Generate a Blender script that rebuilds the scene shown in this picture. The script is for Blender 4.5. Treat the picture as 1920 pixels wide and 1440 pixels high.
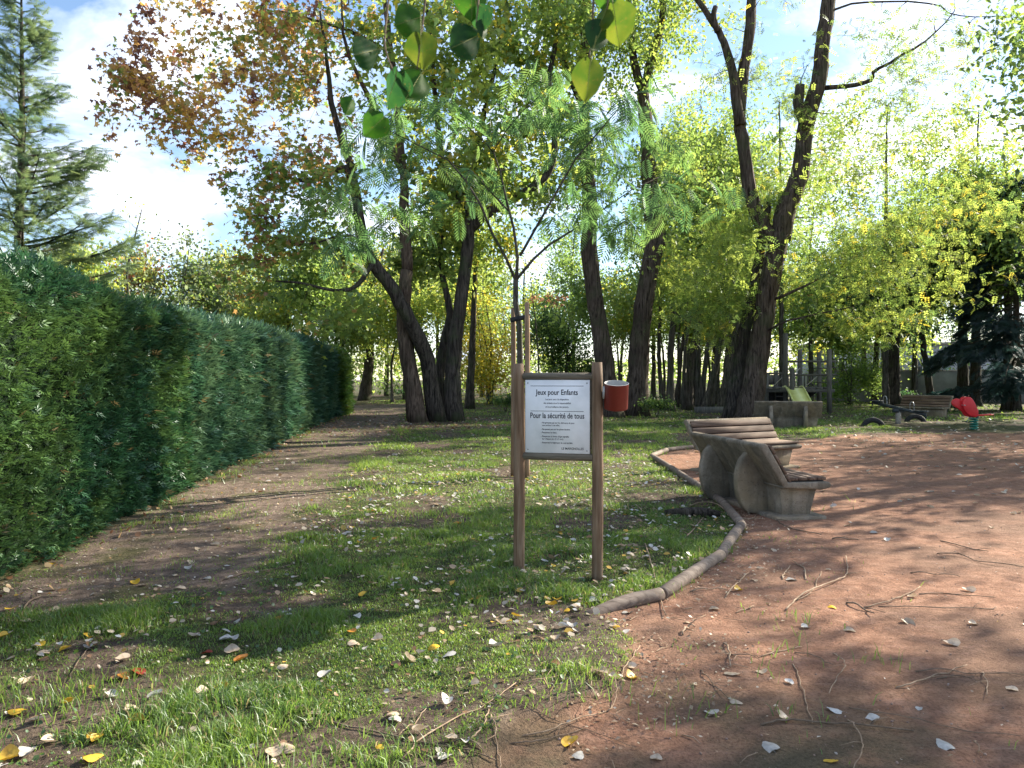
import bpy, math
import numpy as np
from math import radians, pi, sin, cos, atan2, sqrt

for o in list(bpy.data.objects):
    bpy.data.objects.remove(o, do_unlink=True)
SC = bpy.context.scene
COL = SC.collection

# ------------------------------------------------------------------ camera, world, sun, exposure
EYE = 1.6; FPX = 1440.0; HOR = 705.0
SUN_AZ, SUN_EL = 56.0, 29.0          # degrees to the right of +Y, degrees above the horizon
SUN_E, SKY_S, CLOUD_S, EXPO = 3.9, 0.060, 0.56, 2.15

cd = bpy.data.cameras.new('camera'); cam = bpy.data.objects.new('camera', cd); COL.objects.link(cam)
cam.location = (0, 0, EYE); cam.rotation_euler = (pi/2, 0, 0)
cd.sensor_width = 36.0; cd.lens = 36.0*FPX/1920; cd.shift_y = -(720-HOR)/1920
cd.clip_start = 0.05; cd.clip_end = 4000
SC.camera = cam
cd.dof.use_dof = True; cd.dof.focus_distance = 9.0; cd.dof.aperture_fstop = 9.0

W = bpy.data.worlds.new('World'); SC.world = W; W.use_nodes = True
nt = W.node_tree; nt.nodes.clear()
def N(nt, typ, **kw):
    n = nt.nodes.new(typ)
    for k, v in kw.items():
        if k in n.inputs.keys() if hasattr(n.inputs, 'keys') else False: n.inputs[k].default_value = v
        else: setattr(n, k, v)
    return n
out = N(nt, 'ShaderNodeOutputWorld')
sky = N(nt, 'ShaderNodeTexSky'); sky.sky_type = 'NISHITA'; sky.sun_disc = False
sky.sun_elevation = radians(SUN_EL); sky.sun_rotation = radians(SUN_AZ); sky.air_density = 1.0; sky.dust_density = 0.25; sky.ozone_density = 2.0
b1 = N(nt, 'ShaderNodeBackground'); b1.inputs[1].default_value = SKY_S
nt.links.new(sky.outputs[0], b1.inputs[0])
b2 = N(nt, 'ShaderNodeBackground'); b2.inputs[0].default_value = (0.93, 0.95, 1.0, 1); b2.inputs[1].default_value = CLOUD_S
tc = N(nt, 'ShaderNodeTexCoord'); sx = N(nt, 'ShaderNodeSeparateXYZ'); nt.links.new(tc.outputs['Generated'], sx.inputs[0])
zz = N(nt, 'ShaderNodeMath', operation='ADD'); nt.links.new(sx.outputs[2], zz.inputs[0]); zz.inputs[1].default_value = 0.22
zm = N(nt, 'ShaderNodeMath', operation='MAXIMUM'); nt.links.new(zz.outputs[0], zm.inputs[0]); zm.inputs[1].default_value = 0.05
dx = N(nt, 'ShaderNodeMath', operation='DIVIDE'); nt.links.new(sx.outputs[0], dx.inputs[0]); nt.links.new(zm.outputs[0], dx.inputs[1])
dy = N(nt, 'ShaderNodeMath', operation='DIVIDE'); nt.links.new(sx.outputs[1], dy.inputs[0]); nt.links.new(zm.outputs[0], dy.inputs[1])
cx = N(nt, 'ShaderNodeCombineXYZ'); nt.links.new(dx.outputs[0], cx.inputs[0]); nt.links.new(dy.outputs[0], cx.inputs[1])
no = N(nt, 'ShaderNodeTexNoise'); no.inputs['Scale'].default_value = 1.7; no.inputs['Detail'].default_value = 7; no.inputs['Roughness'].default_value = 0.55; no.inputs['Distortion'].default_value = 0.4
nt.links.new(cx.outputs[0], no.inputs['Vector'])
cr = N(nt, 'ShaderNodeValToRGB'); cr.color_ramp.elements[0].position = 0.465; cr.color_ramp.elements[1].position = 0.67
nt.links.new(no.outputs[0], cr.inputs[0])
no2 = N(nt, 'ShaderNodeTexNoise'); no2.inputs['Scale'].default_value = 2.6; no2.inputs['Detail'].default_value = 5; nt.links.new(cx.outputs[0], no2.inputs['Vector'])
cr2 = N(nt, 'ShaderNodeValToRGB'); cr2.color_ramp.elements[0].position = 0.36; cr2.color_ramp.elements[0].color = (.44, .49, .66, 1); cr2.color_ramp.elements[1].position = 0.60; cr2.color_ramp.elements[1].color = (.96, .97, 1.0, 1)
nt.links.new(no2.outputs[0], cr2.inputs[0]); nt.links.new(cr2.outputs[0], b2.inputs[0])
mx = N(nt, 'ShaderNodeMixShader'); nt.links.new(cr.outputs[0], mx.inputs[0]); nt.links.new(b1.outputs[0], mx.inputs[1]); nt.links.new(b2.outputs[0], mx.inputs[2])
nt.links.new(mx.outputs[0], out.inputs[0])

sd = bpy.data.lights.new('sun', 'SUN'); sd.energy = SUN_E; sd.angle = radians(0.53); sd.color = (1.0, 0.90, 0.74)
sun = bpy.data.objects.new('sun', sd); COL.objects.link(sun)
az, el = radians(SUN_AZ), radians(SUN_EL)
SUND = np.array([sin(az)*cos(el), cos(az)*cos(el), sin(el)])
from mathutils import Vector
sun.rotation_euler = Vector(SUND).to_track_quat('Z', 'Y').to_euler()
sun.location = (30, 20, 30)

SC.view_settings.view_transform = 'Standard'; SC.view_settings.look = 'None'
SC.view_settings.exposure = EXPO; SC.view_settings.gamma = 1.0; SC.view_settings.use_curve_mapping = False
SC.render.engine = 'CYCLES'
cy = SC.cycles
cy.max_bounces = 8; cy.diffuse_bounces = 4; cy.glossy_bounces = 2; cy.transmission_bounces = 6; cy.transparent_max_bounces = 6
cy.caustics_reflective = False; cy.caustics_refractive = False
cy.sample_clamp_indirect = 6.0
try:
    cy.use_denoising = True; cy.denoiser = 'OPENIMAGEDENOISE'
except Exception:
    pass

# ------------------------------------------------------------------ helpers
RNG = np.random.default_rng(7)
def P(px, py, Y):  return np.array([(px-960)/FPX*Y, Y, EYE+(HOR-py)/FPX*Y])
def G(px, py):
    Y = EYE*FPX/(py-HOR); return np.array([(px-960)/FPX*Y, Y, 0.0])

def _hash(ix, iy, s):
    h = (ix*374761393 + iy*668265263 + s*1274126177) & 0x7fffffff
    h = ((h ^ (h >> 13))*1274126177) & 0x7fffffff
    return ((h ^ (h >> 16)) & 0xffff)/65535.0
def vnoise(x, y, s=0):
    x = np.asarray(x, float); y = np.asarray(y, float)
    ix = np.floor(x).astype(np.int64); iy = np.floor(y).astype(np.int64); fx = x-ix; fy = y-iy
    fx = fx*fx*(3-2*fx); fy = fy*fy*(3-2*fy)
    a = _hash(ix, iy, s); b = _hash(ix+1, iy, s); c = _hash(ix, iy+1, s); d = _hash(ix+1, iy+1, s)
    return (a*(1-fx)+b*fx)*(1-fy)+(c*(1-fx)+d*fx)*fy
def fbm(x, y, s=0, o=4):
    r = 0; a = 0.5; t = 0
    for k in range(o):
        r = r+a*vnoise(x*2**k, y*2**k, s+k*17); t += a; a *= 0.55
    return r/t

class MB:
    def __init__(s): s.V = []; s.F = []; s.C = []; s.n = 0
    def add(s, V, F, col=None):
        V = np.asarray(V, float).reshape(-1, 3)
        for f in (F if isinstance(F, list) else [F]):
            f = np.asarray(f, np.int64)
            if f.size: s.F.append(f+s.n)
        s.V.append(V)
        if col is not None:
            c = np.asarray(col, float)
            s.C.append(np.broadcast_to(c, (len(V), 3)) if c.ndim == 1 else c)
        s.n += len(V); return s
    def build(s, name, mat, parent=None, smooth=False):
        me = mesh(name, np.concatenate(s.V), s.F, mat, np.concatenate(s.C) if s.C else None, smooth)
        return obj(name, me, parent)
def mesh(name, V, F, mat=None, col=None, smooth=False):
    me = bpy.data.meshes.new(name)
    me.vertices.add(len(V)); me.vertices.foreach_set('co', np.ascontiguousarray(V, np.float32).ravel())
    loops = np.concatenate([f.ravel() for f in F]); sizes = np.concatenate([np.full(len(f), f.shape[1]) for f in F])
    me.loops.add(len(loops)); me.loops.foreach_set('vertex_index', loops.astype(np.int32))
    me.polygons.add(len(sizes)); st = np.concatenate([[0], np.cumsum(sizes)[:-1]])
    me.polygons.foreach_set('loop_start', st.astype(np.int32)); me.polygons.foreach_set('loop_total', sizes.astype(np.int32))
    if smooth: me.polygons.foreach_set('use_smooth', sizes <= 4)
    if col is not None:
        a = me.attributes.new('col', 'FLOAT_COLOR', 'POINT')
        a.data.foreach_set('color', np.concatenate([col, np.ones((len(col), 1))], 1).astype(np.float32).ravel())
    me.update(calc_edges=True)
    if mat: me.materials.append(mat)
    return me
def obj(name, me, parent=None):
    o = bpy.data.objects.new(name, me); COL.objects.link(o)
    if parent is not None: o.parent = parent
    return o
def tag(o, label, cat=None, group=None, kind=None):
    o['label'] = label
    if cat: o['category'] = cat
    if group: o['group'] = group
    if kind: o['kind'] = kind
    return o
def thing(name, label, cat, loc=(0, 0, 0), rz=0, group=None):
    o = bpy.data.objects.new(name, None); COL.objects.link(o); o.empty_display_size = 0.2
    o.location = tuple(float(v) for v in loc); o.rotation_euler = (0, 0, rz)
    return tag(o, label, cat, group)

BOXF = np.array([[0,1,3,2],[4,6,7,5],[0,4,5,1],[2,3,7,6],[0,2,6,4],[1,5,7,3]])
def box(mb, c, s, rz=0, rx=0, ry=0, col=None):
    v = np.array([[x, y, z] for x in (-.5, .5) for y in (-.5, .5) for z in (-.5, .5)])*np.array(s)
    v = v @ rot(rz, rx, ry).T + np.array(c); mb.add(v, BOXF, col); return mb
def rot(rz=0, rx=0, ry=0):
    a, b, c = cos(rz), sin(rz), 0
    Z = np.array([[cos(rz), -sin(rz), 0], [sin(rz), cos(rz), 0], [0, 0, 1]])
    X = np.array([[1, 0, 0], [0, cos(rx), -sin(rx)], [0, sin(rx), cos(rx)]])
    Y = np.array([[cos(ry), 0, sin(ry)], [0, 1, 0], [-sin(ry), 0, cos(ry)]])
    return Z @ X @ Y
def prism(mb, outline, x0, x1, col=None):
    """outline in (y,z), extruded along x; outline may be non-convex (n-gon caps)"""
    o = np.asarray(outline, float); n = len(o)
    V = np.concatenate([np.c_[np.full(n, x0), o], np.c_[np.full(n, x1), o]])
    i = np.arange(n); j = (i+1) % n
    mb.add(V, [np.c_[i, j, j+n, i+n], i[::-1][None, :], (i+n)[None, :]], col); return mb
def catmull(pts, n):
    p = np.asarray(pts, float)
    if len(p) == 2: t = np.linspace(0, 1, n)[:, None]; return p[0]*(1-t)+p[1]*t
    q = np.concatenate([[2*p[0]-p[1]], p, [2*p[-1]-p[-2]]]); m = len(p)-1
    u = np.linspace(0, m-1e-6, n); k = u.astype(int); t = (u-k)[:, None]
    a, b, c, d = q[k], q[k+1], q[k+2], q[k+3]
    return 0.5*((2*b)+(-a+c)*t+(2*a-5*b+4*c-d)*t*t+(-a+3*b-3*c+d)*t**3)
def tubes(mb, PT, R, S=5, caps=False, ridge=0.0, col=None, nr=7):
    """PT (B,K,3) centre lines, R (B,K) radii"""
    PT = np.asarray(PT, float); R = np.asarray(R, float)
    if PT.ndim == 2: PT = PT[None]; R = R[None]
    B, K, _ = PT.shape
    T = np.gradient(PT, axis=1); T /= np.linalg.norm(T, axis=2, keepdims=True)+1e-9
    d = PT[:, -1]-PT[:, 0]; d /= np.linalg.norm(d, axis=1, keepdims=True)+1e-9
    ref = np.where(np.abs(d[:, 2:3]) < 0.75, np.array([[0, 0, 1.0]]), np.array([[0.0, 1, 0]]))[:, None, :]
    U = np.cross(T, np.broadcast_to(ref, T.shape)); U /= np.linalg.norm(U, axis=2, keepdims=True)+1e-9
    Vv = np.cross(T, U)
    th = np.arange(S)/S*2*pi
    rr = R[:, :, None]*np.ones((1, 1, S))
    if ridge:
        s = np.cumsum(np.linalg.norm(np.diff(PT, axis=1, prepend=PT[:, :1]), axis=2), 1)
        h = vnoise(np.broadcast_to((th*nr/ (2*pi)*2)[None, None, :], rr.shape)+np.sin(s*0.9)[:, :, None]*0.4, np.broadcast_to(s[:, :, None]*1.3, rr.shape), 5)
        h2 = np.abs(np.sin(th[None, None, :]*nr+np.sin(s*1.7)[:, :, None]*1.2))
        rr = rr*(1+ridge*(h-0.5)*1.6+ridge*(h2-0.6)*0.8)
    V = PT[:, :, None, :]+rr[..., None]*(U[:, :, None, :]*np.cos(th)[None, None, :, None]+Vv[:, :, None, :]*np.sin(th)[None, None, :, None])
    V = V.reshape(-1, 3)
    b, k, s = np.meshgrid(np.arange(B), np.arange(K-1), np.arange(S), indexing='ij')
    i0 = b*K*S+k*S+s; i1 = b*K*S+k*S+(s+1) % S
    F = [np.stack([i0, i1, i1+S, i0+S], -1).reshape(-1, 4)]
    if caps:
        for bb in range(B):
            F.append((bb*K*S+np.arange(S))[::-1][None, :]); F.append((bb*K*S+(K-1)*S+np.arange(S))[None, :])
    mb.add(V, F, col); return mb

# ------------------------------------------------------------------ leaf templates (+y along the leaf, +z its face)
def T_oval():
    return np.array([[0,0,0],[.30,.45,.06],[0,1,-.04],[-.30,.45,.06]])-[0,.5,0], np.array([[0,1,2],[0,2,3]])
def T_round():
    return np.array([[0,0,0],[.36,.25,.05],[.40,.62,.05],[0,1,-.05],[-.40,.62,.05],[-.36,.25,.05]])-[0,.5,0], np.array([[0,1,2],[0,2,3],[0,3,4],[0,4,5]])
def T_maple():
    a = np.radians([-80, -20, 8, 38, 60, 90, 120, 142, 172, 200]); r = np.array([.12,.55,.35,.62,.36,.72,.36,.62,.35,.55])
    z = np.array([0,-.06,.03,-.06,.03,-.08,.03,-.06,.03,-.06])
    V = np.c_[r*np.cos(a), r*np.sin(a), z]; V = np.concatenate([V, [[0, 0, .04]]])
    return V, np.array([[10, i, i+1] for i in range(9)]+[[10, 9, 0]])
def T_maple_s():
    a = np.radians([-90, -5, 30, 90, 150, 185]); r = np.array([.3,.55,.33,.75,.33,.55])
    V = np.c_[r*np.cos(a), r*np.sin(a), [0, -.06, .05, -.08, .05, -.06]]
    return V, np.array([[0,1,2],[0,2,4],[2,3,4],[0,4,5]])
def T_pinnate(n=4):
    V = []; F = []
    def lf(x, y, ang, L, z):
        k = len(V); c, s = cos(ang), sin(ang); w = L*.30
        V.extend([[x, y, z], [x+c*L*.5-s*w, y+s*L*.5+c*w, z+.01], [x+c*L, y+s*L, z-.03], [x+c*L*.5+s*w, y+s*L*.5-c*w, z+.01]])
        F.extend([[k, k+1, k+2], [k, k+2, k+3]])
    for i in range(n):
        y = .12+i*.80/n; z = -.35*y*y
        for sgn in (1, -1): lf(0, y, pi/2-sgn*1.15, .28, z)
    lf(0, .92, pi/2, .2, -.33)
    return np.array(V), np.array(F)
def T_frond(n=10):
    """twice-feathered leaf: each side pinna a narrow strip"""
    V = []; F = []
    for i in range(n):
        y = .10+i*.86/n; z = -.30*y*y; L = .40*sin(pi*min(.97, .22+.74*i/n))**.7
        for sgn in (1, -1):
            a = pi/2-sgn*(1.12-.35*i/n); c, s = cos(a), sin(a); k = len(V); w = .026
            V.extend([[0, y, z], [c*L*.5-s*w, y+s*L*.5+c*w, z-.02], [c*L, y+s*L, z-.11*L/.4], [c*L*.5+s*w, y+s*L*.5-c*w, z-.02]])
            F.extend([[k, k+1, k+2], [k, k+2, k+3]])
    k = len(V); V.extend([[-.008, 0, 0.002], [.008, 0, 0.002], [.004, .55, -.09], [0, 1, -.3]]); F.extend([[k, k+1, k+2], [k, k+2, k+3]])
    return np.array(V), np.array(F)
def T_spray(n=7, spread=1.0, w=.055):
    """flat fan of scale-leaf shoots"""
    V = []; F = []
    for i in range(n):
        u = (i/(n-1)-.5)*2; y0 = .12+.42*(1-abs(u)); a = pi/2-u*spread; L = .42+.22*(1-abs(u)); k = len(V)
        c, s = cos(a), sin(a); z = .05*(i % 2)
        V.extend([[0, y0*.6, z], [c*L*.45-s*w, y0*.6+s*L*.45+c*w, z], [c*L, y0*.6+s*L, z-.08], [c*L*.45+s*w, y0*.6+s*L*.45-c*w, z]])
        F.extend([[k, k+1, k+2], [k, k+2, k+3]])
    return np.array(V), np.array(F)
def T_needles(n=6):
    V = []; F = []
    for i in range(n):
        y = i/n*.8; 
        for sgn in (1, -1):
            a = pi/2-sgn*.9; L = .30*(1-.4*i/n); k = len(V); c, s = cos(a), sin(a); w = .04
            V.extend([[-s*w, y+c*w, 0], [c*L, y+s*L, -.05], [s*w, y-c*w, 0]]); F.append([k, k+1, k+2])
    k = len(V); V.extend([[-.02, 0, 0], [.02, 0, 0], [0, 1, -.1]]); F.append([k, k+1, k+2])
    return np.array(V), np.array(F)

def leafcloud(mb, pos, size, tmpl, col, pitch=(-.3, .6), roll=.6, yaw=None, rng=RNG):
    TV, TF = tmpl; n = len(pos)
    if n == 0: return mb
    yw = rng.uniform(0, 2*pi, n) if yaw is None else yaw
    p = rng.normal(pitch[0], pitch[1], n) if isinstance(pitch, tuple) else pitch; r = rng.normal(0, roll, n)
    cz, sz, cp, sp, cr, sr = np.cos(yw), np.sin(yw), np.cos(p), np.sin(p), np.cos(r), np.sin(r)
    Z = np.zeros(n); O = np.ones(n)
    Rz = np.stack([np.stack([cz, -sz, Z], 1), np.stack([sz, cz, Z], 1), np.stack([Z, Z, O], 1)], 1)
    Rx = np.stack([np.stack([O, Z, Z], 1), np.stack([Z, cp, -sp], 1), np.stack([Z, sp, cp], 1)], 1)
    Ry = np.stack([np.stack([cr, Z, sr], 1), np.stack([Z, O, Z], 1), np.stack([-sr, Z, cr], 1)], 1)
    M = Rz @ Rx @ Ry
    V = np.einsum('nij,mj->nmi', M, TV)*np.asarray(size).reshape(-1, 1, 1)+pos[:, None, :]
    m = len(TV)
    F = (TF[None]+(np.arange(n)*m)[:, None, None]).reshape(-1, TF.shape[1])
    mb.add(V.reshape(-1, 3), F, np.repeat(col, m, 0)); return mb

# ------------------------------------------------------------------ materials
def newmat(name):
    m = bpy.data.materials.new(name); m.use_nodes = True; nt = m.node_tree; nt.nodes.clear()
    o = nt.nodes.new('ShaderNodeOutputMaterial'); return m, nt, o
def L(nt, a, b): nt.links.new(a, b)
def noise(nt, scale, detail=4, rough=.6, vec=None, dist=0):
    n = nt.nodes.new('ShaderNodeTexNoise'); n.inputs['Scale'].default_value = scale; n.inputs['Detail'].default_value = detail
    n.inputs['Roughness'].default_value = rough; n.inputs['Distortion'].default_value = dist
    if vec is not None: L(nt, vec, n.inputs['Vector'])
    return n.outputs[0]
def ramp(nt, fac, stops):
    r = nt.nodes.new('ShaderNodeValToRGB'); e = r.color_ramp.elements
    while len(e) < len(stops): e.new(0.5)
    for k, (p, c) in enumerate(stops):
        e[k].position = p; e[k].color = (c, c, c, 1) if np.isscalar(c) else (*c, 1)
    L(nt, fac, r.inputs[0]); return r.outputs[0]
def mixc(nt, f, a, b, blend='MIX'):
    m = nt.nodes.new('ShaderNodeMix'); m.data_type = 'RGBA'; m.blend_type = blend
    for v, k in ((f, 0), (a, 6), (b, 7)):
        if isinstance(v, (int, float)): m.inputs[k].default_value = v
        elif isinstance(v, tuple): m.inputs[k].default_value = (*v, 1)
        else: L(nt, v, m.inputs[k])
    return m.outputs[2]
def math_(nt, op, a, b=0.0, clamp=False):
    m = nt.nodes.new('ShaderNodeMath'); m.operation = op; m.use_clamp = clamp
    for v, k in ((a, 0), (b, 1)):
        if isinstance(v, (int, float)): m.inputs[k].default_value = v
        else: L(nt, v, m.inputs[k])
    return m.outputs[0]
def coord(nt, kind='Object', scale=(1, 1, 1)):
    t = nt.nodes.new('ShaderNodeTexCoord'); mp = nt.nodes.new('ShaderNodeMapping'); mp.inputs['Scale'].default_value = scale
    L(nt, t.outputs[kind], mp.inputs[0]); return mp.outputs[0]
def bump(nt, h, strength=.5, dist=.02):
    b = nt.nodes.new('ShaderNodeBump'); b.inputs['Strength'].default_value = strength; b.inputs['Distance'].default_value = dist
    L(nt, h, b.inputs['Height']); return b.outputs[0]
def principled(nt, out, col, rough=.8, bmp=None, spec=.3, metal=0):
    p = nt.nodes.new('ShaderNodeBsdfPrincipled')
    if isinstance(col, tuple): p.inputs['Base Color'].default_value = (*col, 1)
    else: L(nt, col, p.inputs['Base Color'])
    if isinstance(rough, (int, float)): p.inputs['Roughness'].default_value = rough
    else: L(nt, rough, p.inputs['Roughness'])
    p.inputs['Specular IOR Level'].default_value = spec; p.inputs['Metallic'].default_value = metal
    if bmp is not None: L(nt, bmp, p.inputs['Normal'])
    L(nt, p.outputs[0], out.inputs[0]); return p
def m_leaf(name, trans=.5, gloss=.06, boost=1.6):
    m, nt, o = newmat(name)
    a = nt.nodes.new('ShaderNodeAttribute'); a.attribute_name = 'col'
    d = nt.nodes.new('ShaderNodeBsdfDiffuse'); L(nt, a.outputs['Color'], d.inputs[0])
    t = nt.nodes.new('ShaderNodeBsdfTranslucent')
    g = nt.nodes.new('ShaderNodeHueSaturation'); g.inputs['Value'].default_value = boost; g.inputs['Hue'].default_value = .49; L(nt, a.outputs['Color'], g.inputs['Color']); L(nt, g.outputs[0], t.inputs[0])
    x = nt.nodes.new('ShaderNodeMixShader'); x.inputs[0].default_value = trans; L(nt, d.outputs[0], x.inputs[1]); L(nt, t.outputs[0], x.inputs[2])
    gl = nt.nodes.new('ShaderNodeBsdfGlossy'); gl.inputs['Roughness'].default_value = .45; gl.inputs[0].default_value = (.9, .95, 1, 1)
    y = nt.nodes.new('ShaderNodeMixShader'); y.inputs[0].default_value = gloss; L(nt, x.outputs[0], y.inputs[1]); L(nt, gl.outputs[0], y.inputs[2])
    L(nt, y.outputs[0], o.inputs[0]); return m
def m_bark(name, c0, c1, moss=0.0, scale=1.0):
    m, nt, o = newmat(name); v = coord(nt, 'Object', (5*scale, 5*scale, .55*scale))
    n1 = noise(nt, 3, 6, .7, v, .6); v2 = coord(nt, 'Object', (1, 1, 1)); n2 = noise(nt, .9, 3, .5, v2)
    c = ramp(nt, n1, [(.36, tuple(x*.22 for x in c0)), (.47, c0), (.66, c1)])
    c = mixc(nt, ramp(nt, n2, [(.42, 0.0), (.62, .55)]), c, tuple(x*.55 for x in c0))
    if moss:
        n3 = noise(nt, 1.6, 4, .6, v2); c = mixc(nt, ramp(nt, n3, [(.5, 0.0), (.66, moss)]), c, (.06, .085, .035))
    principled(nt, o, c, .92, bump(nt, n1, 1.0, .09), .1); return m
def m_noise(name, c0, c1, scale=8, rough=.85, bstr=.4, bdist=.01, spec=.25, stops=(.35, .65), vs=(1, 1, 1), extra=None):
    m, nt, o = newmat(name); v = coord(nt, 'Object', vs); n1 = noise(nt, scale, 6, .62, v)
    c = ramp(nt, n1, [(stops[0], c0), (stops[1], c1)])
    if extra:
        n2 = noise(nt, extra[0], 3, .5, coord(nt)); c = mixc(nt, ramp(nt, n2, [(.48, 0.0), (.66, extra[2])]), c, extra[1])
    n3 = noise(nt, scale*7, 4, .6, v)
    principled(nt, o, c, rough, bump(nt, n3, bstr, bdist), spec); return m
def m_wood(name, c0, c1, c2, axis=2, scale=1.0):
    m, nt, o = newmat(name); s = [14.0*scale]*3; s[axis] = .9*scale; v = coord(nt, 'Object', tuple(s))
    n1 = noise(nt, 2.2, 5, .6, v, .8); n2 = noise(nt, 1.7, 3, .5, coord(nt))
    c = ramp(nt, n1, [(.30, c0), (.48, c1), (.68, c2)]); c = mixc(nt, ramp(nt, n2, [(.4, 0.0), (.65, .6)]), c, tuple(x*.55 for x in c1))
    principled(nt, o, c, .78, bump(nt, n1, .5, .006), .25); return m

M = {}
M['leaf'] = m_leaf('leaf', .58, .035, 1.75); M['hedge_leaf'] = m_leaf('hedge_leaf', .28, .04, 1.4); M['grass'] = m_leaf('grass', .45, .04, 1.9)
M['litter'] = m_leaf('litter', .2, .05, 1.2); M['big_leaf'] = m_leaf('big_leaf', .5, .08, 1.7)
M['bark'] = m_bark('bark', (.056, .048, .041), (.14, .120, .102), .5)
M['bark_pale'] = m_bark('bark_pale', (.11, .080, .062), (.25, .19, .145), .25)
M['bark_red'] = m_bark('bark_red', (.078, .060, .049), (.175, .138, .114), .35)
M['bark_grey'] = m_bark('bark_grey', (.085, .078, .068), (.18, .165, .142), .5)
M['post'] = m_wood('post', (.075, .042, .025), (.20, .125, .075), (.30, .22, .15))
M['post_grey'] = m_wood('post_grey', (.08, .07, .05), (.17, .145, .11), (.25, .215, .165), 0)
M['stake'] = m_wood('stake', (.14, .085, .05), (.28, .18, .11), (.38, .27, .18))
M['slat'] = m_wood('slat', (.060, .038, .027), (.135, .086, .060), (.23, .16, .115), 0, .8)
M['kerb_wood'] = m_wood('kerb_wood', (.085, .064, .050), (.19, .145, .115), (.29, .235, .19), 0, .8)
def m_concrete():
    m, nt, o = newmat('concrete'); v = coord(nt, 'Object'); n1 = noise(nt, 4, 6, .65, v); n2 = noise(nt, 2.2, 5, .6, coord(nt, 'Object', (3.5, 3.5, .5)), .5); n3 = noise(nt, 46, 4, .65, v); n4 = noise(nt, 1.3, 4, .55, v)
    c = ramp(nt, n1, [(.32, (.15, .124, .092)), (.52, (.225, .188, .142)), (.70, (.33, .285, .225))])
    c = mixc(nt, ramp(nt, n2, [(.46, 0.0), (.66, .75)]), c, (.105, .098, .078))
    c = mixc(nt, ramp(nt, n4, [(.52, 0.0), (.68, .55)]), c, (.33, .255, .15))
    c = mixc(nt, ramp(nt, n3, [(.30, .8), (.42, 0.0)]), c, (.35, .35, .35), 'MULTIPLY')
    principled(nt, o, c, .93, bump(nt, math_(nt, 'ADD', n3, math_(nt, 'MULTIPLY', n1, 1.5)), .7, .012), .12); return m
M['concrete'] = m_concrete()
M['concrete_plain'] = m_noise('concrete_plain', (.20, .165, .125), (.38, .32, .25), 5, .92, .6, .01, .15, extra=(2.2, (.16, .15, .11), .6))
M['wall'] = m_noise('wall', (.26, .27, .29), (.40, .41, .43), 1.2, .95, .3, .01, .1, extra=(.4, (.20, .21, .21), .6))
M['white'] = m_noise('white', (.76, .76, .78), (.87, .87, .88), 3, .35, .05, .002, .5, extra=(5, (.5, .52, .5), .35))
M['ink'] = m_noise('ink', (.02, .02, .03), (.035, .035, .045), 20, .6, 0, .001)
M['steel'] = m_noise('steel', (.25, .25, .26), (.4, .4, .4), 20, .4, .1, .001, .6)
M['red_tin'] = m_noise('red_tin', (.14, .018, .013), (.20, .027, .019), 6, .42, .08, .002, .5, vs=(1, 1, .3), extra=(9, (.22, .05, .03), .5))
M['tin_inside'] = m_noise('tin_inside', (.30, .30, .30), (.42, .42, .41), 8, .5, .1, .002)
M['rubber'] = m_noise('rubber', (.012, .012, .014), (.035, .034, .036), 12, .75, .3, .004, .35)
M['slide'] = m_noise('slide', (.66, .68, .26), (.80, .81, .38), 3, .35, .03, .002, .5)
M['red_plastic'] = m_noise('red_plastic', (.50, .010, .018), (.66, .018, .028), 4, .4, .05, .002, .5)
M['spring_green'] = m_noise('spring_green', (.015, .16, .12), (.02, .24, .18), 6, .5, .1, .002, .4)
M['dark_metal'] = m_noise('dark_metal', (.02, .025, .03), (.05, .06, .065), 9, .6, .1, .002, .4)
M['play_wood'] = m_wood('play_wood', (.055, .055, .055), (.12, .115, .11), (.19, .185, .175))
M['dark_panel'] = m_noise('dark_panel', (.012, .012, .015), (.03, .03, .035), 6, .8, .1, .002)
M['rope'] = m_noise('rope', (.3, .28, .24), (.45, .42, .36), 30, .9, .3, .003)
M['twig'] = m_noise('twig', (.20, .135, .085), (.40, .30, .21), 14, .85, .4, .002, .2)
M['twig_dark'] = m_noise('twig_dark', (.09, .065, .045), (.20, .15, .11), 14, .85, .4, .002, .2)
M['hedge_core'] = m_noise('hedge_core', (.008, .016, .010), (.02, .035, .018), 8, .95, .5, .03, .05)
M['facade'] = m_noise('facade', (.34, .35, .37), (.44, .45, .46), 1.0, .9, .1, .01, .2)
M['glass'] = m_noise('glass', (.04, .05, .06), (.08, .09, .10), 2, .12, 0, .001, .6)
M['stone'] = m_noise('stone', (.25, .22, .19), (.40, .36, .31), 12, .9, .5, .01, .2)

# ------------------------------------------------------------------ ground zones
HX0, HY0, HS = -4.04, 6.06, -0.118            # hedge foot line: x = HX0 + HS*(y-HY0)
def hedge_x(y): return HX0+HS*(y-HY0)
KERB_PX = [(1095, 1152), (1240, 1118), (1352, 1043), (1391, 986), (1357, 945), (1290, 900), (1222, 856), (1250, 845), (1312, 838)]
KERB = [G(*p)[:2] for p in KERB_PX]
CLAY = np.array([(-.6, 2.2), (-.22, 3.13), (-.02, 3.4), (.48, 3.87), (.72, 4.65)]+[tuple(k) for k in KERB]+[(5.4, 17.2), (6.6, 18.6), (9.3, 20.8), (14.4, 21.6), (24, 22), (40, 20), (40, -6), (-.9, -6)])
PATHP = np.array([(-1.75, 5.6), (-1.78, 6.3), (-2.13, 9), (-2.87, 15.9), (-3.5, 24), (-4.2, 31), (-4.9, 37), (-4.6, 44), (-8.5, 44), (-8.6, 38), (hedge_x(34)+.2, 34), (hedge_x(6)-.1, 6), (hedge_x(2)-.1, 2), (hedge_x(2)+.6, 2), (-3.4, 4.6), (-2.6, 5.3)])
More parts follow.
